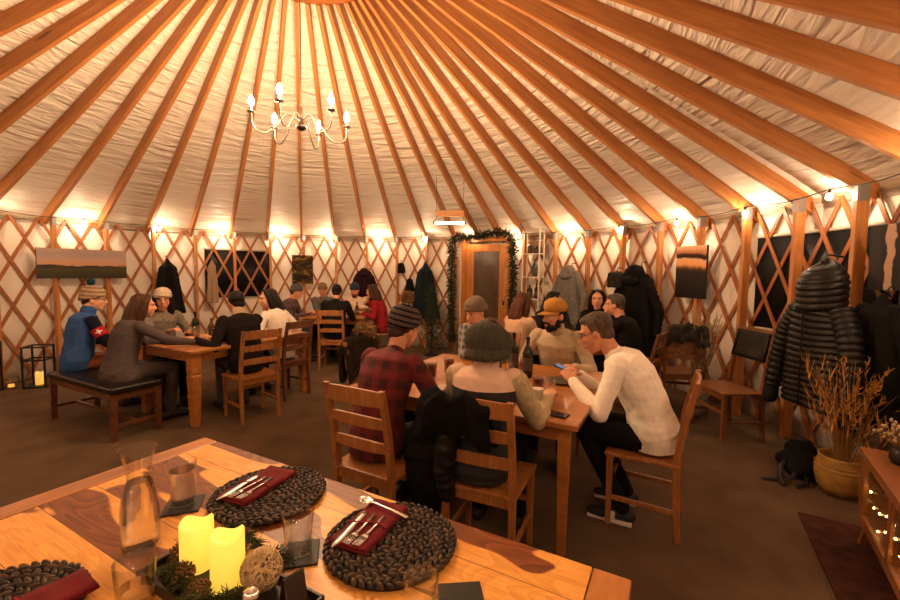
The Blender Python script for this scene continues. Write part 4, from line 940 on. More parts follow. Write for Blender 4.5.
mb = MB(); mb.tube([(0, .02, 1.74), (0, .14, 1.755), (0, .18, 1.71), (0, .17, 1.68)], .008, 6); part('hanging_loop', mb, BLACK, pj)
mb = MB(); mb.tube([(0, .295, 1.36), (.004, .292, 1.0), (0, .292, .60)], .006, 6); part('zip', mb, plain('zip_dark', (.03, .028, .026), .3, .8), pj)
# coats over chairs
def drape(name, label, cat, chairloc, face, mat, wd, zlo, hood=None, seed=0, top=.95, off=0, rough=.012):
    t = thing(name, label, cat, (chairloc[0], chairloc[1], 0), face-PI/2); mb = MB()
    prof = [(-.135, zlo+.10), (-.155, .66), (-.21, .85), (-.245, top), (-.275, top+.022), (-.305, top), (-.30, .80), (-.275, .6), (-.265, zlo)]
    prof = [(y, max(z, zlo+.004*i)) for i, (y, z) in enumerate(prof)]
    R = []
    for k in range(9):
        x = off-wd+2*wd*k/8; dz = .02*sin(k*1.9+seed)-.05*(abs(k-4)/4)**2; oy = -.012*sin(k*2.6+seed)
        outer = [V((x*(1+.10*(1-(z-zlo)/(top-zlo))), y+oy-(.012 if y < -.26 else 0), z+dz)) for y, z in prof]
        inner = [V((x, y+(.022 if i > 4 else (-.022 if i < 4 else 0)), z+dz-(.024 if i in (3, 4, 5) else 0))) for i, (y, z) in enumerate(prof)][::-1]
        R.append(outer+inner)
    mb.loft(R); link('draped_cloth', unify(mb, .011, 2, folds(rough, 12, 9, seed)), mat, t)
    if hood: hood(t)
    return t
def furhood(t):
    mb = MB(); r = random.Random(8); c = V((-.12, -.30, .99))
    mb.ell(c, (.10, .06, .055), 14, 10)
    for q in range(320):
        u = V((r.gauss(0, 1), r.gauss(0, 1), r.gauss(0, 1))).normalized()
        p = c+V((u.x*.09, u.y*.05, u.z*.045)); mb.tube([p, p+u*r.uniform(.03, .05)], [.008, .002], 4, rnd_cap=False)
    part('fur_trim', mb, plain('tan_fur', (.22, .13, .06), .95, var=.4), t)
drape('coat', 'dark olive coat with fur-trimmed hood over the chair behind the plaid shirt', 'coat', CC, FMU+PI, fabric('olive_coat', (0.01925, 0.0143, 0.0088)), .21, .62, furhood, 2)
drape('coat', 'brown-black coat slung over the chair of the person in the round knitted hat', 'coat', CW, rad(66), fabric('brown_black_coat', (0.0066, 0.0055, 0.00495)), .17, .70, None, 4, off=-.085, top=.93)
drape('jacket', 'black jacket bundled over the top rail of the many-slatted empty chair', 'jacket', (2.60, 4.62), rad(75), plain('black_fur_jacket', (.02, .016, .013), .9, var=.5), .185, .79, None, 6, top=1.0, rough=.022)
# coat sleeve and bulk hanging down between the two nearest chairs
hb = thing('coat', 'black quilted coat hanging down between the plaid shirt and the round knitted hat', 'coat', tuple(mp(.72, -.22)), FMV-PI/2)
mb = MB(); mb.tube([(0, 0, .86), (.02, -.03, .72), (.0, -.05, .55), (-.02, -.03, .34), (-.02, .0, .20)], [(.07, .05), (.11, .075), (.13, .085), (.12, .08), (.06, .05)], 16, side=(1, 0, 0)); link('coat_body', unify(mb, .01, 2, folds(.014, 10, 14, 3)), CB, hb)
mb = MB(); mb.tube([(.10, -.05, .84), (.15, -.10, .70), (.14, -.12, .52), (.15, -.10, .40)], [.05, .062, .055, .045], 12); link('sleeve', unify(mb, .01, 2, folds(.008, 10, 40, 5)), PUF, hb)
# ------------------------------------------------------------------ door garland, little fir tree, white shelf
def needles(mb, path, r0, n, seed, ln=.05, tip=.0015, w_=.007):
    r = random.Random(seed); L = [0]
    for i in range(1, len(path)): L.append(L[-1]+(path[i]-path[i-1]).length)
    for q in range(n):
        d = r.uniform(0, L[-1]); k = max(i for i in range(len(L)) if L[i] <= d); k = min(k, len(path)-2); p = path[k].lerp(path[k+1], (d-L[k])/max(1e-6, L[k+1]-L[k]))
        u = V((r.gauss(0, 1), r.gauss(0, 1), r.gauss(0, 1))).normalized(); a = p+u*r0*r.uniform(.1, .8); mb.bar(a, a+u*ln*r.uniform(.5, 1.3)+V((0, 0, -.01)), w_, .003, (r.random(), r.random(), .2), tip, tip)
FIR = plain('fir_green', (.018, .032, .014), .6, var=.5, vscale=30)
g = thing('garland', 'dark evergreen garland hung round the frame of the door', 'garland', tuple(pol(da, 4.40)), da-PI/2)
path = [V((-.60, 0, .18)), V((-.63, 0, .8)), V((-.62, 0, 1.5)), V((-.61, -.0, 2.10)), V((-.52, -.01, 2.24)), V((-.25, -.02, 2.17)), V((.05, -.02, 2.22)), V((.3, -.02, 2.27)), V((.50, -.01, 2.24)), V((.58, 0, 2.10)), V((.62, 0, 1.5)), V((.60, 0, .9)), V((.61, 0, .3))]
mb = MB(); mb.tube(path, .012, 6); part('stem', mb, plain('twig_dark', (.03, .02, .012), .8), g)
mb = MB(); needles(mb, path, .075, 3600, 2, .08, .003, .018); part('needles', mb, FIR, g)
mb = MB(); r = random.Random(6)
for q in range(26):
    k = r.randrange(len(path)-1); p = path[k].lerp(path[k+1], r.random())+V((r.uniform(-.07, .07), .05*0-.05, r.uniform(-.05, .05))); mb.ell(p, .014, 8, 6)
part('berries', mb, plain('berry_red', (.22, .015, .012), .3), g)
ft = thing('fir_tree', 'small dark artificial fir tree on the floor left of the door', 'tree', (-.33, 7.55, 0))
mb = MB(); mb.tube([(0, 0, .02), (0, 0, 1.32)], [.022, .006], 8); part('trunk', mb, plain('twig_dark', (.03, .02, .012)), ft)
mb = MB(); mb.lathe([(.01, 0), (.14, 0), (.14, .02), (.03, .05), (.01, .06)], n=16); part('stand', mb, BLACK, ft)
r = random.Random(9); nb = MB()
for q in range(120):
    z = .16+1.12*q/120; L = .30*(1-z/1.42)+.02; a = q*2.4; e = V((L*cos(a), L*sin(a), z-.05*L)); needles(nb, [V((0, 0, z)), e], .02, 16, q, .06, .002, .009)
part('needles', nb, FIR, ft)
WIRE = plain('white_wire', (.72, .62, .52), .5)
sa = rad(50.5); sp = pol(sa, 4.42); sf = thing('wall_shelf', 'white two-tier wall shelf right of the door holding bottles', 'shelf', (sp.x, sp.y, 0), sa-PI/2)
for sx in (-1, 1):
    for sy in (-1, 1): 
        mb = MB(); mb.bar((sx*.16, sy*.08, .95), (sx*.16, sy*.08, 2.28), .018, .018); part('upright', mb, WIRE, sf)
SHZ = (1.08, 1.46, 1.86, 2.24)
for z in SHZ:
    mb = MB(); mb.box((0, 0, z), (.34, .18, .014)); part('shelf_board', mb, WIRE, sf)
mb = MB(); mb.box((0, .09, 1.98), (.30, .01, .22)); part('back_panel', mb, plain('shelf_print', (.24, .14, .08), .7, var=.6, vscale=12), sf)
SX = V((cos(sa-PI/2), sin(sa-PI/2), 0))
def bottle(label, loc, col, h, r, gl=True, group=None, cat='bottle', lab=None, name='bottle'):
    t = thing(name, label, cat, loc, 0, group); mb = MB()
    mb.lathe([(.002, 0), (r, 0), (r, h*.60), (r*.82, h*.70), (r*.36, h*.78), (r*.34, h*.93), (r*.40, h*.94), (r*.40, h*.98), (r*.3, h*.98)], n=18); part('body', mb, plain('bottle_'+'%g_%g_%g' % col, col, .12, coat=.5), t, smooth=True)
    mb = MB(); mb.lathe([(r*1.02, h*.18), (r*1.03, h*.20), (r*1.03, h*.48), (r*1.02, h*.5)], n=18, cap=False); part('paper_label', mb, lab or plain('bottle_label', (.07, .05, .035), .7), t, smooth=True)
    mb = MB(); mb.lathe([(.002, h*.975), (r*.42, h*.975), (r*.42, h), (.002, h)], n=12); part('cap', mb, BLACK, t); return t
def onshelf(x, z): q = sp+SX*x; return (q.x, q.y, z+.008)
bottle('tall dark blue bottle on the middle tier of the white shelf', onshelf(.04, SHZ[1]), (.02, .05, .08), .30, .05)
bottle('squat black jar on the top tier of the white shelf', onshelf(.07, SHZ[2]), (.012, .012, .012), .12, .06, name='jar', cat='jar')
bottle('small brown bottle left on the top tier of the white shelf', onshelf(-.07, SHZ[2]), (.06, .02, .01), .20, .035)
bottle('dark squat bottle on the lowest tier of the white shelf', onshelf(-.05, SHZ[0]), (.02, .016, .014), .24, .05)
bottle('slim dark bottle at the right of the lowest tier of the white shelf', onshelf(.08, SHZ[0]), (.03, .012, .012), .27, .035)
# ------------------------------------------------------------------ lanterns on the floor at the left
WAX = emit('wax_glow', (1.0, .42, .07), .6, (.8, .6, .3))
def lantern(label, loc, w_, h, rz):
    t = thing('lantern', label, 'lantern', (loc[0], loc[1], 0), rz)
    mb = MB(); mb.box((0, 0, .012), (w_, w_, .024)); part('base', mb, BLACK, t)
    for sx in (-1, 1):
        for sy in (-1, 1):
            mb = MB(); mb.bar((sx*(w_/2-.01), sy*(w_/2-.01), .02), (sx*(w_/2-.01), sy*(w_/2-.01), h), .018, .018); part('upright', mb, BLACK, t)
    mb = MB()
    for z in (h*.68, h):
        mb = MB()
        for s in (-1, 1): mb.bar((-w_/2, s*(w_/2-.01), z), (w_/2, s*(w_/2-.01), z), .018, .018); mb.bar((s*(w_/2-.01), -w_/2, z), (s*(w_/2-.01), w_/2, z), .018, .018)
        part('frame_ring', mb, BLACK, t)
    return t
def pillar(label, loc, r, h, mat=WAX, group=None):
    t = thing('pillar_candle', label, 'candle', loc, 0, group)
    mb = MB(); mb.lathe([(.002, 0), (r, 0), (r, h-.006)]+[(r-.004, h), (r-.009, h-.002), (r*.5, h-.016), (.002, h-.018)], n=28)
    for i, q in enumerate(mb.v):
        if q[2] > h*.8: a = math.atan2(q[1], q[0]); mb.v[i] = (q[0], q[1], q[2]+.007*sin(a*2+1)+.004*sin(a*3))
    part('wax', mb, mat, t, smooth=True)
    if mat.name == 'led_wax': return t
    mb = MB(); mb.tube([(0, 0, h-.02), (.001, 0, h-.004)], .0018, 6); part('wick', mb, BLACK, t); return t
lantern('open black metal lantern frame on the floor beside the bench', (-5.26, 5.22), .24, .52, rad(20))
pillar('glowing pillar candle inside the black lantern frame', (-5.26, 5.22, .025), .04, .16)
lantern('black metal lantern frame cut off by the left edge of the room view', (-5.62, 4.92), .22, .60, rad(10))
jt = thing('candle_jar', 'clear glass jar with a lit tealight on the floor by the left wall', 'candle jar', (-5.52, 5.12, 0))
mb = MB(); mb.lathe([(.06, 0), (.075, .01), (.08, .06), (.075, .13), (.068, .15), (.064, .15), (.071, .13), (.076, .06), (.071, .014), (.002, .012)], n=24); part('glass', mb, GLASS, jt, smooth=True)
mb = MB(); mb.lathe([(.002, .016), (.03, .016), (.03, .05), (.002, .052)], n=16); part('tealight', mb, WAX, jt)
# ------------------------------------------------------------------ foreground table setting
TZ = .7505
# woven placemats: braided rounds of dark water hyacinth
m, nt, b = nodes('hyacinth'); b.inputs['Roughness'].default_value = .45; b.inputs['Specular IOR Level'].default_value = .22
geo = nt.nodes.new('ShaderNodeNewGeometry'); f1 = noisetex(nt, mapped(nt, (1, 1, 1)), 46, 2)
nt.links.new(ramp(nt, math_n(nt, 'MULTIPLY_ADD', geo.outputs['Random Per Island'], .6, math_n(nt, 'MULTIPLY', f1, .4)), [(.15, (.009, .005, .003)), (.5, (.026, .013, .007)), (.85, (.085, .045, .024))]), b.inputs['Base Color']); HYA = m
mb = MB(); r = random.Random(2); R0 = .185
mb.lathe([(.002, .002), (R0-.008, .002), (R0-.006, .010), (.002, .010)], n=48)
k = 0; rr = R0-.010
while rr > .006:
    nl = max(5, int(2*PI*rr/.0225))
    for i in range(nl):
        a = 2*PI*(i+.5*(k % 2))/nl; tw = .55*(1 if k % 2 else -1)+r.uniform(-.15, .15)
        mb.ell((rr*cos(a), rr*sin(a), .0125+r.uniform(-.001, .0025)), (.0165*r.uniform(.9, 1.15), .0078, .0078), 7, 5, Matrix.Rotation(a+PI/2+tw, 3, 'Z') @ Matrix.Rotation(r.uniform(-.2, .2), 3, 'Y'))
    rr -= .0150; k += 1
pmm = mb.mesh('keep_placemat', True); pmm.materials.append(HYA)
for i, (x, y, lab) in enumerate(((-.605, 1.355, 'round dark woven placemat beside the water glass, farther from the camera'), (-.158, 1.115, 'round dark woven placemat with a spoon lying across its red napkin'), (-1.00, .83, 'round dark woven placemat cut off at the lower left corner'))):
    o = link('placemat', pmm, None, None, loc=(x, y, TZ), rz=i*1.3); tag(o, lab, 'placemat', 'woven placemats on the foreground table')
MZ = TZ+.021
def napkin(label, c, ang, ln, wd):
    t = thing('napkin', label, 'napkin', (*c, MZ), ang, 'red napkins on the placemats'); mb = MB()
    nn = 14; 
    for lay, (z0, s) in enumerate(((0, 1), (.005, .97))):
        top = [[V(((-.5+i/nn)*ln*s, (-.5+j/6)*wd*s, z0+.005+.0018*sin(i*.9+lay)+.001*sin(j*1.7))) for j in range(7)] for i in range(nn+1)]
        R = []
        for row in top: R.append(row+[p-V((0, 0, .0045)) for p in row[::-1]])
        mb.loft(R)
    part('folded_cloth', mb, plain('crimson_linen', (.125, .004, .008), .85, var=.15, vscale=25, bmp=.3, bscale=300), t, smooth=True)
    mb = MB(); R = []
    for i in range(6):
        x = -.05*ln+.012*sin(i); y = (-.5+i/5)*wd*.98; R.append([V((x-.003, y, .0125)), V((x+.004, y, .0125)), V((x+.004, y, .0155)), V((x-.003, y, .016))])
    mb.loft(R); part('pocket_hem', mb, plain('crimson_hem', (.16, .006, .012), .85), t); return t
def blade(label, name, cat, base, ang, ln, kind):
    t = thing(name, label, cat, base, ang, None)
    mb = MB()
    if kind == 'knife':
        R = []
        for i in range(11):
            f = i/10; x = -ln/2+ln*f; hw = .0095*(1-max(0, (f-.85)/.15)**2*.85) if f > .45 else .0065+.0025*(1-f); R.append([V((x, -hw, 0)), V((x, hw, 0)), V((x, hw, .002 if f > .45 else .004)), V((x, -hw, .002 if f > .45 else .004))])
        mb.loft(R)
    elif kind == 'fork':
        mb.bar((-ln/2, 0, .002), (ln*.12, 0, .003), .010, .003, w2=.006); mb.bar((ln*.12, 0, .003), (ln*.22, 0, .002), .006, .003, w2=.024)
        for q in range(4): y = -.0098+q*.0065; mb.bar((ln*.22, y, .002), (ln*.5, y, .005), .0042, .0025, w2=.0025)
    elif kind == 'spoon':
        mb.tube([(-ln/2, 0, .003), (-ln*.2, 0, .006), (ln*.18, 0, .006), (ln*.25, 0, .004)], [(.008, .002), (.005, .0022), (.0035, .0022), (.006, .002)], 10, side=(0, 1, 0))
        R = []
        for i in range(9):
            f = i/8; x = ln*.24+.26*ln*f; hw = max(.002, .019*math.sqrt(max(0, 1-(2*f-.95)**2*.98))); dp = .006*sin(PI*min(1, max(0, f)))
            R.append([V((x, hw*q/3, .006-dp*(1-(q/3)**2))) for q in range(-3, 4)]+[V((x, hw*q/3, .0045-dp*(1-(q/3)**2))) for q in range(3, -4, -1)])
        mb.loft(R)
    part('utensil_body', mb, CHROME, t, smooth=True); return t
def setting(c, ang, which):
    ca = V((cos(ang), sin(ang), 0)); cn = V((-sin(ang), cos(ang), 0))
    napkin('red napkin folded over cutlery on the '+which, c, ang, .235, .125)
    for k, (kd, off, x0) in enumerate((('knife', .036, -.052), ('fork', .006, -.040), ('fork', -.024, -.035))):
        q = V((*c, 0))+cn*off+ca*x0; nm = ('dinner knife', 'dinner fork', 'salad fork')[k]
        blade(nm+' in the red napkin on the '+which, 'knife' if kd == 'knife' else 'fork', 'cutlery', (q.x, q.y, MZ+.0115), ang+(PI if kd == 'fork' else PI)+rnd.uniform(-.05, .05), .17 if kd == 'knife' else .15, kd)
setting((-.655, 1.385), math.atan2(.22, .085), 'placemat beside the water glass')
setting((-.225, 1.165), math.atan2(.24, .10), 'middle placemat')
blade('steel spoon laid across the far end of the middle red napkin', 'spoon', 'cutlery', (-.20, 1.235, MZ+.013), math.atan2(.10, -.16), .19, 'spoon')
n3 = napkin('red napkin on the placemat cut off at the lower left corner', (-.905, .86), 1.0, .2, .10)
# coasters
SLATE = plain('slate', (.022, .019, .018), .55, var=.3, vscale=18, bmp=.2, bscale=50)
for (x, y, a, lab) in ((-.855, 1.29, .35, 'square slate coaster under the filled water glass'), (-.40, 1.065, .25, 'square slate coaster under the empty tumbler beside the twig ball'), (.035, .915, .1, 'slate coaster at the bottom edge, right of the empty tumbler')):
    mb = MB(); mb.box((0, 0, .003), (.105, .105, .006)); o = part('coaster', mb, SLATE, None, bevel=.002, loc=(x, y, TZ), rz=a); tag(o, lab, 'coaster', 'slate coasters')
def tumbler(label, loc, h, r, water=0, group='tumblers on the foreground table', rb=None, liquid=None, name='drinking_glass'):
    t = thing(name, label, 'glass', loc, 0, group); rb = rb or r*.86; mb = MB()
    mb.lathe([(.001, 0), (rb-.003, 0), (rb, .003), (r, h-.001), (r-.001, h), (r-.0022, h-.001), (rb-.003, .009), (.001, .008)], n=32); part('glass_wall', mb, GLASS, t, smooth=True)
    if water:
        f = water; mb = MB(); rw = rb-.0034+(r-rb)*f; mb.lathe([(.001, .0088), (rb-.0034, .0095), (rw, h*f), (.001, h*f)], n=32); part('drink', mb, liquid or WATER, t, smooth=False)
    return t
tumbler('tall glass filled with water on the slate coaster by the far placemat', (-.855, 1.29, TZ+.0062), .145, .040, .80)
tumbler('empty clear tumbler beside the twig ball', (-.40, 1.065, TZ+.0062), .115, .040)
tumbler('half-filled clear tumbler at the bottom edge, in front of the carafe', (-.70, .885, TZ), .115, .041, .45)
tumbler('empty clear tumbler at the bottom edge in front of the middle placemat', (-.055, .845, TZ), .115, .038)
# carafe of water
cf = thing('carafe', 'clear glass carafe of water with a flared neck on the foreground table', 'carafe', (-.838, 1.085, TZ))
pr = [(.001, 0), (.046, 0), (.051, .006), (.052, .06), (.051, .12), (.046, .165), (.037, .195), (.031, .215), (.030, .225), (.034, .25), (.043, .285), (.051, .305)]
mb = MB(); mb.lathe(pr+[(.0495, .306)]+[(q-.0025, max(.008, z)) for q, z in pr[::-1][:-1]]+[(.001, .008)], n=40); part('glass_wall', mb, GLASS, cf, smooth=True)
mb = MB(); mb.lathe([(.001, .0085), (.044, .0095), (.0488, .02), (.0492, .06), (.0482, .12), (.0432, .165), (.0345, .195), (.0300, .207), (.001, .207)], n=40); part('water', mb, WATER, cf, smooth=False); cf.scale = (.88, .88, .93)
# centrepiece: wooden tray, greenery, cones, candles, twig ball
ta = math.atan2(-.477, .879); tc = V((-.52, .93, 0))
tr = thing('tray', 'long dark tray under the candles and greenery', 'tray', (tc.x, tc.y, TZ), ta)
mb = MB(); mb.box((0, 0, .006), (.46, .17, .012)); 
for s in (-1, 1): mb.box((0, s*.081, .014), (.46, .008, .026)); mb.box((s*.226, 0, .014), (.008, .17, .026))
part('tray_body', mb, plain('tray_black', (.022, .015, .011), .4), tr, bevel=.002)
CANDLE = emit('led_wax', (1.0, .60, .06), .62, (.85, .65, .25))
pillar('lit yellow pillar candle, the left and farther one of the pair', (-.635, 1.005, TZ+.0122), .0385, .118, CANDLE)
pillar('lit yellow pillar candle, the right and nearer one of the pair', (-.522, .94, TZ+.0122), .0375, .130, CANDLE)
tb = MB(); r = random.Random(5)
for q in range(34):
    u = V((r.gauss(0, 1), r.gauss(0, 1), r.gauss(0, 1))).normalized(); a = u.orthogonal().normalized(); c = u.cross(a)
    tb.tube([(a*cos(t_*PI/9)+c*sin(t_*PI/9))*.047*(.94+.06*r.random()) for t_ in range(19)], .0018, 5, rnd_cap=False)
o = part('twig_ball', tb, plain('pale_twig', (.50, .36, .19), .8, var=.3), None, smooth=True, loc=(-.437, .93, TZ+.0125+.049)); tag(o, 'pale woven twig ball right of the yellow candles', 'decorative ball')
def cone(label, loc, s, tilt, group='pine cones round the candles'):
    t = thing('pine_cone', label, 'pine cone', loc, tilt, group); mb = MB(); mb.ell((0, 0, 0), (s*.72, s*.5, s*.5), 10, 8)
    for i in range(9):
        x = -s*.75+s*1.5*i/8; rr = s*.62*math.sqrt(max(.03, 1-(x/(s*.95))**2)); nn = 7
        for j in range(nn):
            a = 2*PI*(j+.5*(i % 2))/nn; c = V((x, rr*cos(a), rr*sin(a))); mb.ell(c, (s*.10, s*.22, s*.10), 6, 4, Matrix.Rotation(a, 3, 'X') @ Matrix.Rotation(.5, 3, 'Z'))
    part('scales', mb, plain('cone_brown', (.16, .08, .035), .7, var=.4), t, smooth=True); return t
for x, y, s, a, l in ((-.675, 1.015, .036, .6, 'pine cone left of the candles under the carafe'), (-.63, .945, .032, 1.9, 'pine cone in front of the left candle'), (-.66, 1.07, .03, 2.5, 'pine cone at the far left end of the tray, beside the carafe'), (-.565, .90, .028, .2, 'pine cone in front of the nearer candle'), (-.475, .885, .024, 1.2, 'small pine cone at the near edge of the tray by the twig ball')):
    cone(l, (x, y, TZ+.013+s*.72), s, a)
gr = thing('evergreen_sprigs', 'sprigs of dark fir lying on the tray round the candles', 'greenery', (0, 0, 0)); mb = MB(); sm = MB()
NEED = plain('sprig_green', (.035, .042, .012), .6, var=.5, vscale=40)
sprigs = (((-.72, 1.10), (-.63, 1.02)), ((-.70, .98), (-.60, .90)), ((-.60, 1.10), (-.50, 1.06)), ((-.66, 1.11), (-.55, 1.10)), ((-.60, .87), (-.50, .85)), ((-.48, 1.01), (-.40, 1.00)), ((-.70, 1.06), (-.64, .96)), ((-.53, .88), (-.43, .86)))
for q, (a, c) in enumerate(sprigs):
    pa = [V((*a, TZ+.022)), V(((a[0]+c[0])/2, (a[1]+c[1])/2, TZ+.05)), V((*c, TZ+.03))]; sm.tube(pa, .0025, 5); needles(mb, pa, .006, 190, 30+q, .030, .0006, .0022)
part('needles', mb, NEED, gr); part('twigs', sm, plain('twig_dark', (.03, .02, .012)), gr)
ss = thing('salt_shaker', 'small steel-topped glass shaker at the bottom edge by the twig ball', 'shaker', (-.425, .855, TZ))
mb = MB(); mb.lathe([(.001, 0), (.018, 0), (.02, .004), (.018, .05), (.001, .05)], n=20); part('glass_body', mb, glass('shaker_glass', (.9, .8, .7)), ss, smooth=True); mb = MB(); mb.lathe([(.0185, .05), (.0195, .052), (.0185, .066), (.008, .074), (.001, .075)], n=20); part('steel_cap', mb, CHROME, ss, smooth=True)
tn = thing('tent_card', 'small dark folded card standing on the table right of the twig ball', 'card', (-.345, .885, TZ), .9)
mb = MB(); mb.bar((0, -.022, 0), (0, -.002, .085), .05, .002, (0, 1, 0)); mb.bar((0, .022, 0), (0, .002, .085), .05, .002, (0, 1, 0)); part('card_stock', mb, plain('dark_card', (.035, .022, .016), .6), tn)
# ------------------------------------------------------------------ on the middle table
RED = plain('red_ale', (.10, .008, .006), .08, coat=.6); MT = 'glasses on the middle table'
def T(x, y): return (x, y, .7505)
def mug(label, loc, liquid=RED, h=.125, r=.042):
    t = tumbler(label, loc, h, r, .82, MT, r*.95, liquid, 'beer_mug'); mb = MB(); mb.tube([(r-.004, 0, h*.85), (r+.03, 0, h*.8), (r+.034, 0, h*.45), (r-.004, 0, h*.2)], .006, 8); part('mug_handle', mb, GLASS, t, smooth=True)
mug('glass mug of red drink right of the round knitted hat', T(.57, 2.60)); mug('glass mug of dark red drink beside the plaid shirt', T(-.13, 2.98)); mug('second glass mug of red drink behind the plaid shirt', T(.0, 3.12)); 
tumbler('cloudy white-looking glass at the elbow of the round knitted hat', T(.50, 2.30), .13, .04, .9, MT, None, plain('milky', (.62, .52, .42), .3))
tumbler('tall clear water glass by the phone on the table corner', T(.60, 2.43), .145, .036, .5, MT); tumbler('clear glass behind the red mug', T(.43, 2.88), .14, .036, .6, MT); tumbler('clear glass before the grey beanie', T(.20, 3.20), .13, .036, .5, MT)
tumbler('clear glass near the left edge of the middle table', T(.07, 2.78), .13, .036, .3, MT)
bottle('dark wine bottle in the middle of the middle table', T(.58, 3.02), (.012, .012, .010), .30, .038); bottle('second dark wine bottle behind the first on the middle table', T(.50, 3.17), (.014, .016, .012), .31, .038)
bottle('slim amber bottle left of the wine bottles', T(.36, 3.05), (.10, .03, .008), .24, .03)
mb = MB(); mb.lathe([(.001, 0), (.06, 0), (.085, .008), (.11, .016), (.112, .018), (.085, .012), (.001, .006)], n=36)
def plate(label, loc, mat=None): 
    o = link('plate', mb.mesh('plate', True), mat or plain('stoneware', (.42, .34, .26), .35), None, loc=loc); tag(o, label, 'plate', 'plates on the tables')
plate('plate beside the plaid shirt on the middle table', T(.0, 2.62)); plate('plate before the mustard cap on the middle table', T(.80, 2.88), plain('dark_plate', (.06, .05, .045), .4)); plate('plate before the grey beanie on the middle table', T(.32, 3.42))
mp2 = MB(); r = random.Random(12)
o = link('placemat', pmm, None, None, loc=(-.02, 2.62, .7505), rz=.4); tag(o, 'round dark woven placemat under the plate by the plaid shirt', 'placemat')
bpy.data.objects.remove(o)
mb2 = MB(); mb2.box((0, 0, .004), (.078, .155, .008)); ph = part('phone', mb2, plain('phone_black', (.012, .012, .013), .15), None, bevel=.003, loc=T(.575, 2.21), rz=.9); tag(ph, 'black smartphone lying face up on the near corner of the middle table', 'phone')
def handphone(label, c, rz, tilt, col):
    t = thing('phone', label, 'phone', c, rz); R = Matrix.Rotation(tilt, 3, 'X'); q = MB(); q.box((0, 0, 0), (.074, .15, .009), M=R); part('phone_case', q, plain('case_'+col[0], col[1], .4), t, bevel=.003)
    q = MB(); q.box(R @ V((0, 0, .0055)), (.066, .138, .002), M=R); part('screen', q, emit('screen_glow', (.35, .45, .7), .2, (.02, .02, .02)), t)
hp1 = mp(.20, .61, .895)
handphone('smartphone in a blue case held by the person in the white shirt', tuple(hp1), rad(61), rad(18), ('blue', (.02, .09, .25)))
hp2 = mp(1.03, 1.08, .90)
handphone('dark smartphone held up by the person in the grey beanie', tuple(hp2), FMV, rad(60), ('dark', (.015, .018, .03)))
# red cushion glimpsed under the middle table
o = MB(); o.ell((0, 0, 0), (.09, .07, .035), 14, 8); o = link('hat', unify(o, .008, 2, folds(.008, 18, 18, 3)), fabric('red_wool', (.28, .02, .02)), None, loc=(.62, 2.56, .50)); 
bpy.data.objects.remove(o)
# ------------------------------------------------------------------ on the left table
LT = 'glasses on the left table'
def L(u, v): q = lp(u, v, .7505); return tuple(q)
AMB = plain('amber_drink', (.42, .20, .04), .1, coat=.5)
for u, v, l, w_ in ((.42, .30, 'clear stemless glass at the near end of the left table', .3), (.60, .42, 'glass of amber drink by the bottle on the left table', .7), (.32, .62, 'clear glass beside the black sweater', .2), (.52, .70, 'glass of amber drink in the middle of the left table', .6), (.22, .88, 'clear glass before the white sweater', .5), (.70, .85, 'clear glass toward the far side of the left table', .3)):
    tumbler(l, L(u, v), .14, .036, w_, LT, None, AMB if 'amber' in l else None)
bottle('dark wine bottle on the left table before the cream hat', L(.74, .50), (.012, .012, .010), .30, .038); bottle('short brown bottle on the left table', L(.64, .62), (.10, .04, .01), .22, .032)
pillar('pale unlit pillar candle on the left table', L(.40, .82), .032, .15, plain('ivory_wax', (.62, .48, .30), .5))
plate('plate before the grey knit dress on the left table', L(.60, .20), plain('dark_plate', (.06, .05, .045), .4)); plate('plate beside the black sweater on the left table', L(.18, .62), plain('dark_plate', (.06, .05, .045), .4))
jr = thing('jar', 'squat lidded jar with a dark lid on the left table', 'jar', L(.46, .56)); q = MB(); q.lathe([(.001, 0), (.05, 0), (.055, .01), (.055, .09), (.045, .105), (.001, .105)], n=20); part('body', q, GLASS, jr, smooth=True); q = MB(); q.lathe([(.001, .105), (.05, .105), (.05, .125), (.001, .127)], n=20); part('lid', q, plain('jar_lid', (.03, .025, .02), .5), jr)
# back table
for x, y, l in ((-1.62, 7.12, 'clear glass at the right end of the back table'), (-2.30, 7.25, 'clear glass left on the back table')): tumbler(l, (x, y, .7505), .13, .036, .4, 'glasses on the back table')
bottle('brown bottle on the back table', (-1.66, 7.35, .7505), (.05, .02, .01), .22, .032)
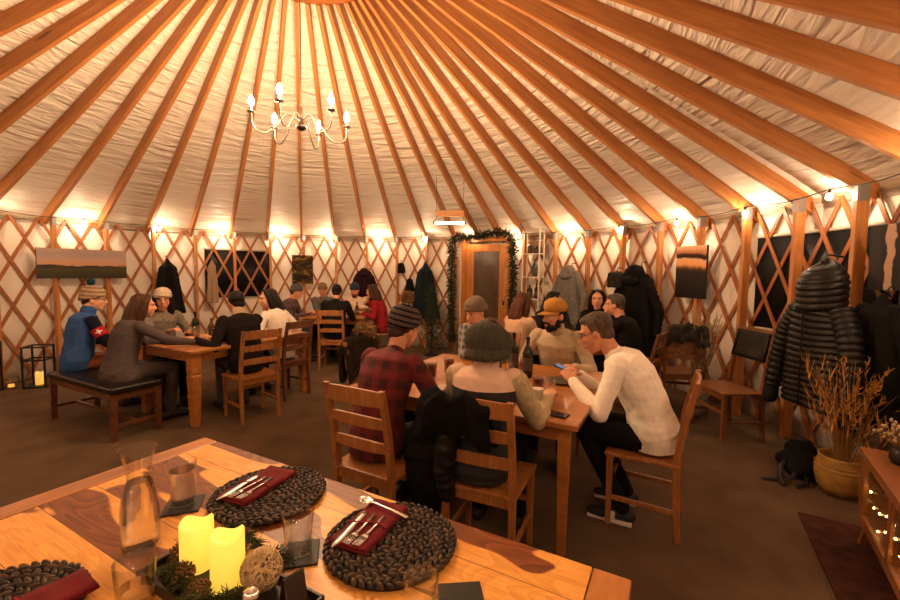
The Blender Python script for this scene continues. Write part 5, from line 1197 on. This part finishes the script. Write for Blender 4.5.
# ------------------------------------------------------------------ floor things at the right
bg = thing('backpack', 'black backpack slumped on the carpet behind the clay pot', 'bag', (2.74, 3.12, 0), rad(20))
mb = MB(); mb.ell((0, 0, .085), (.17, .15, .085), 18, 10); mb.ell((.10, .06, .13), (.10, .11, .09), 14, 8); mb.ell((-.1, -.05, .06), (.11, .10, .06), 14, 8); link('bag_body', unify(mb, .010, 2, folds(.014, 12, 14, 2)), CB, bg)
mb = MB()
for pts in ([(-.14, .02, .11), (-.24, .0, .09), (-.32, -.05, .04), (-.36, -.10, .015)], [(-.15, -.06, .08), (-.24, -.09, .05), (-.34, -.02, .015), (-.40, .02, .012)], [(-.12, -.10, .06), (-.20, -.16, .03), (-.30, -.15, .012)]): mb.tube(pts, [(.018, .006)]*len(pts), 8)
part('strap', mb, BLACK, bg, smooth=True)
dv = thing('dried_flowers', 'small bunch of white dried flowers in a dark vase on the glass-fronted cabinet', 'dried flowers', (2.33, 2.06, .561)); mb = MB(); mb.lathe([(.001, 0), (.04, 0), (.055, .03), (.04, .07), (.03, .085), (.025, .085), (.001, .02)], n=20); part('vase', mb, plain('dark_vase', (.02, .014, .012), .35), dv, smooth=True)
mb = MB(); sb_ = MB(); r = random.Random(21)
for q in range(90):
    a = r.uniform(0, 2*PI); k = r.uniform(0, .11); e = V((k*cos(a), k*sin(a), r.uniform(.11, .21))); sb_.tube([(0, 0, .06), e], .0012, 4, rnd_cap=False); mb.ell(e, (.008, .008, .011), 6, 4)
part('stems', sb_, plain('straw_stem', (.30, .16, .05)), dv); part('blossoms', mb, plain('cream_flower', (.36, .25, .15), .9), dv, smooth=True)
fs = thing('glow_strand', 'short strand of small white lights hanging on the wall at the right edge', 'fairy lights', (3.03, 2.84, 0))
mb = MB(); pts = [V((-.02+.01*sin(q), .0+.02*sin(q*2), 1.40-.085*q)) for q in range(9)]; mb.tube(pts, .0018, 5); part('wire', mb, BLACK, fs)
q = MB(); q.ell((0, 0, 0), .009, 8, 6); fm_ = q.mesh('bulb', True); fm_.materials.append(emit('cool_glow', (1, .85, .65), 9))
for p in pts[2:]:
    o = bpy.data.objects.new('bulb', fm_); COL.objects.link(o); o.parent = fs; o.location = p+V((-.008, 0, 0))
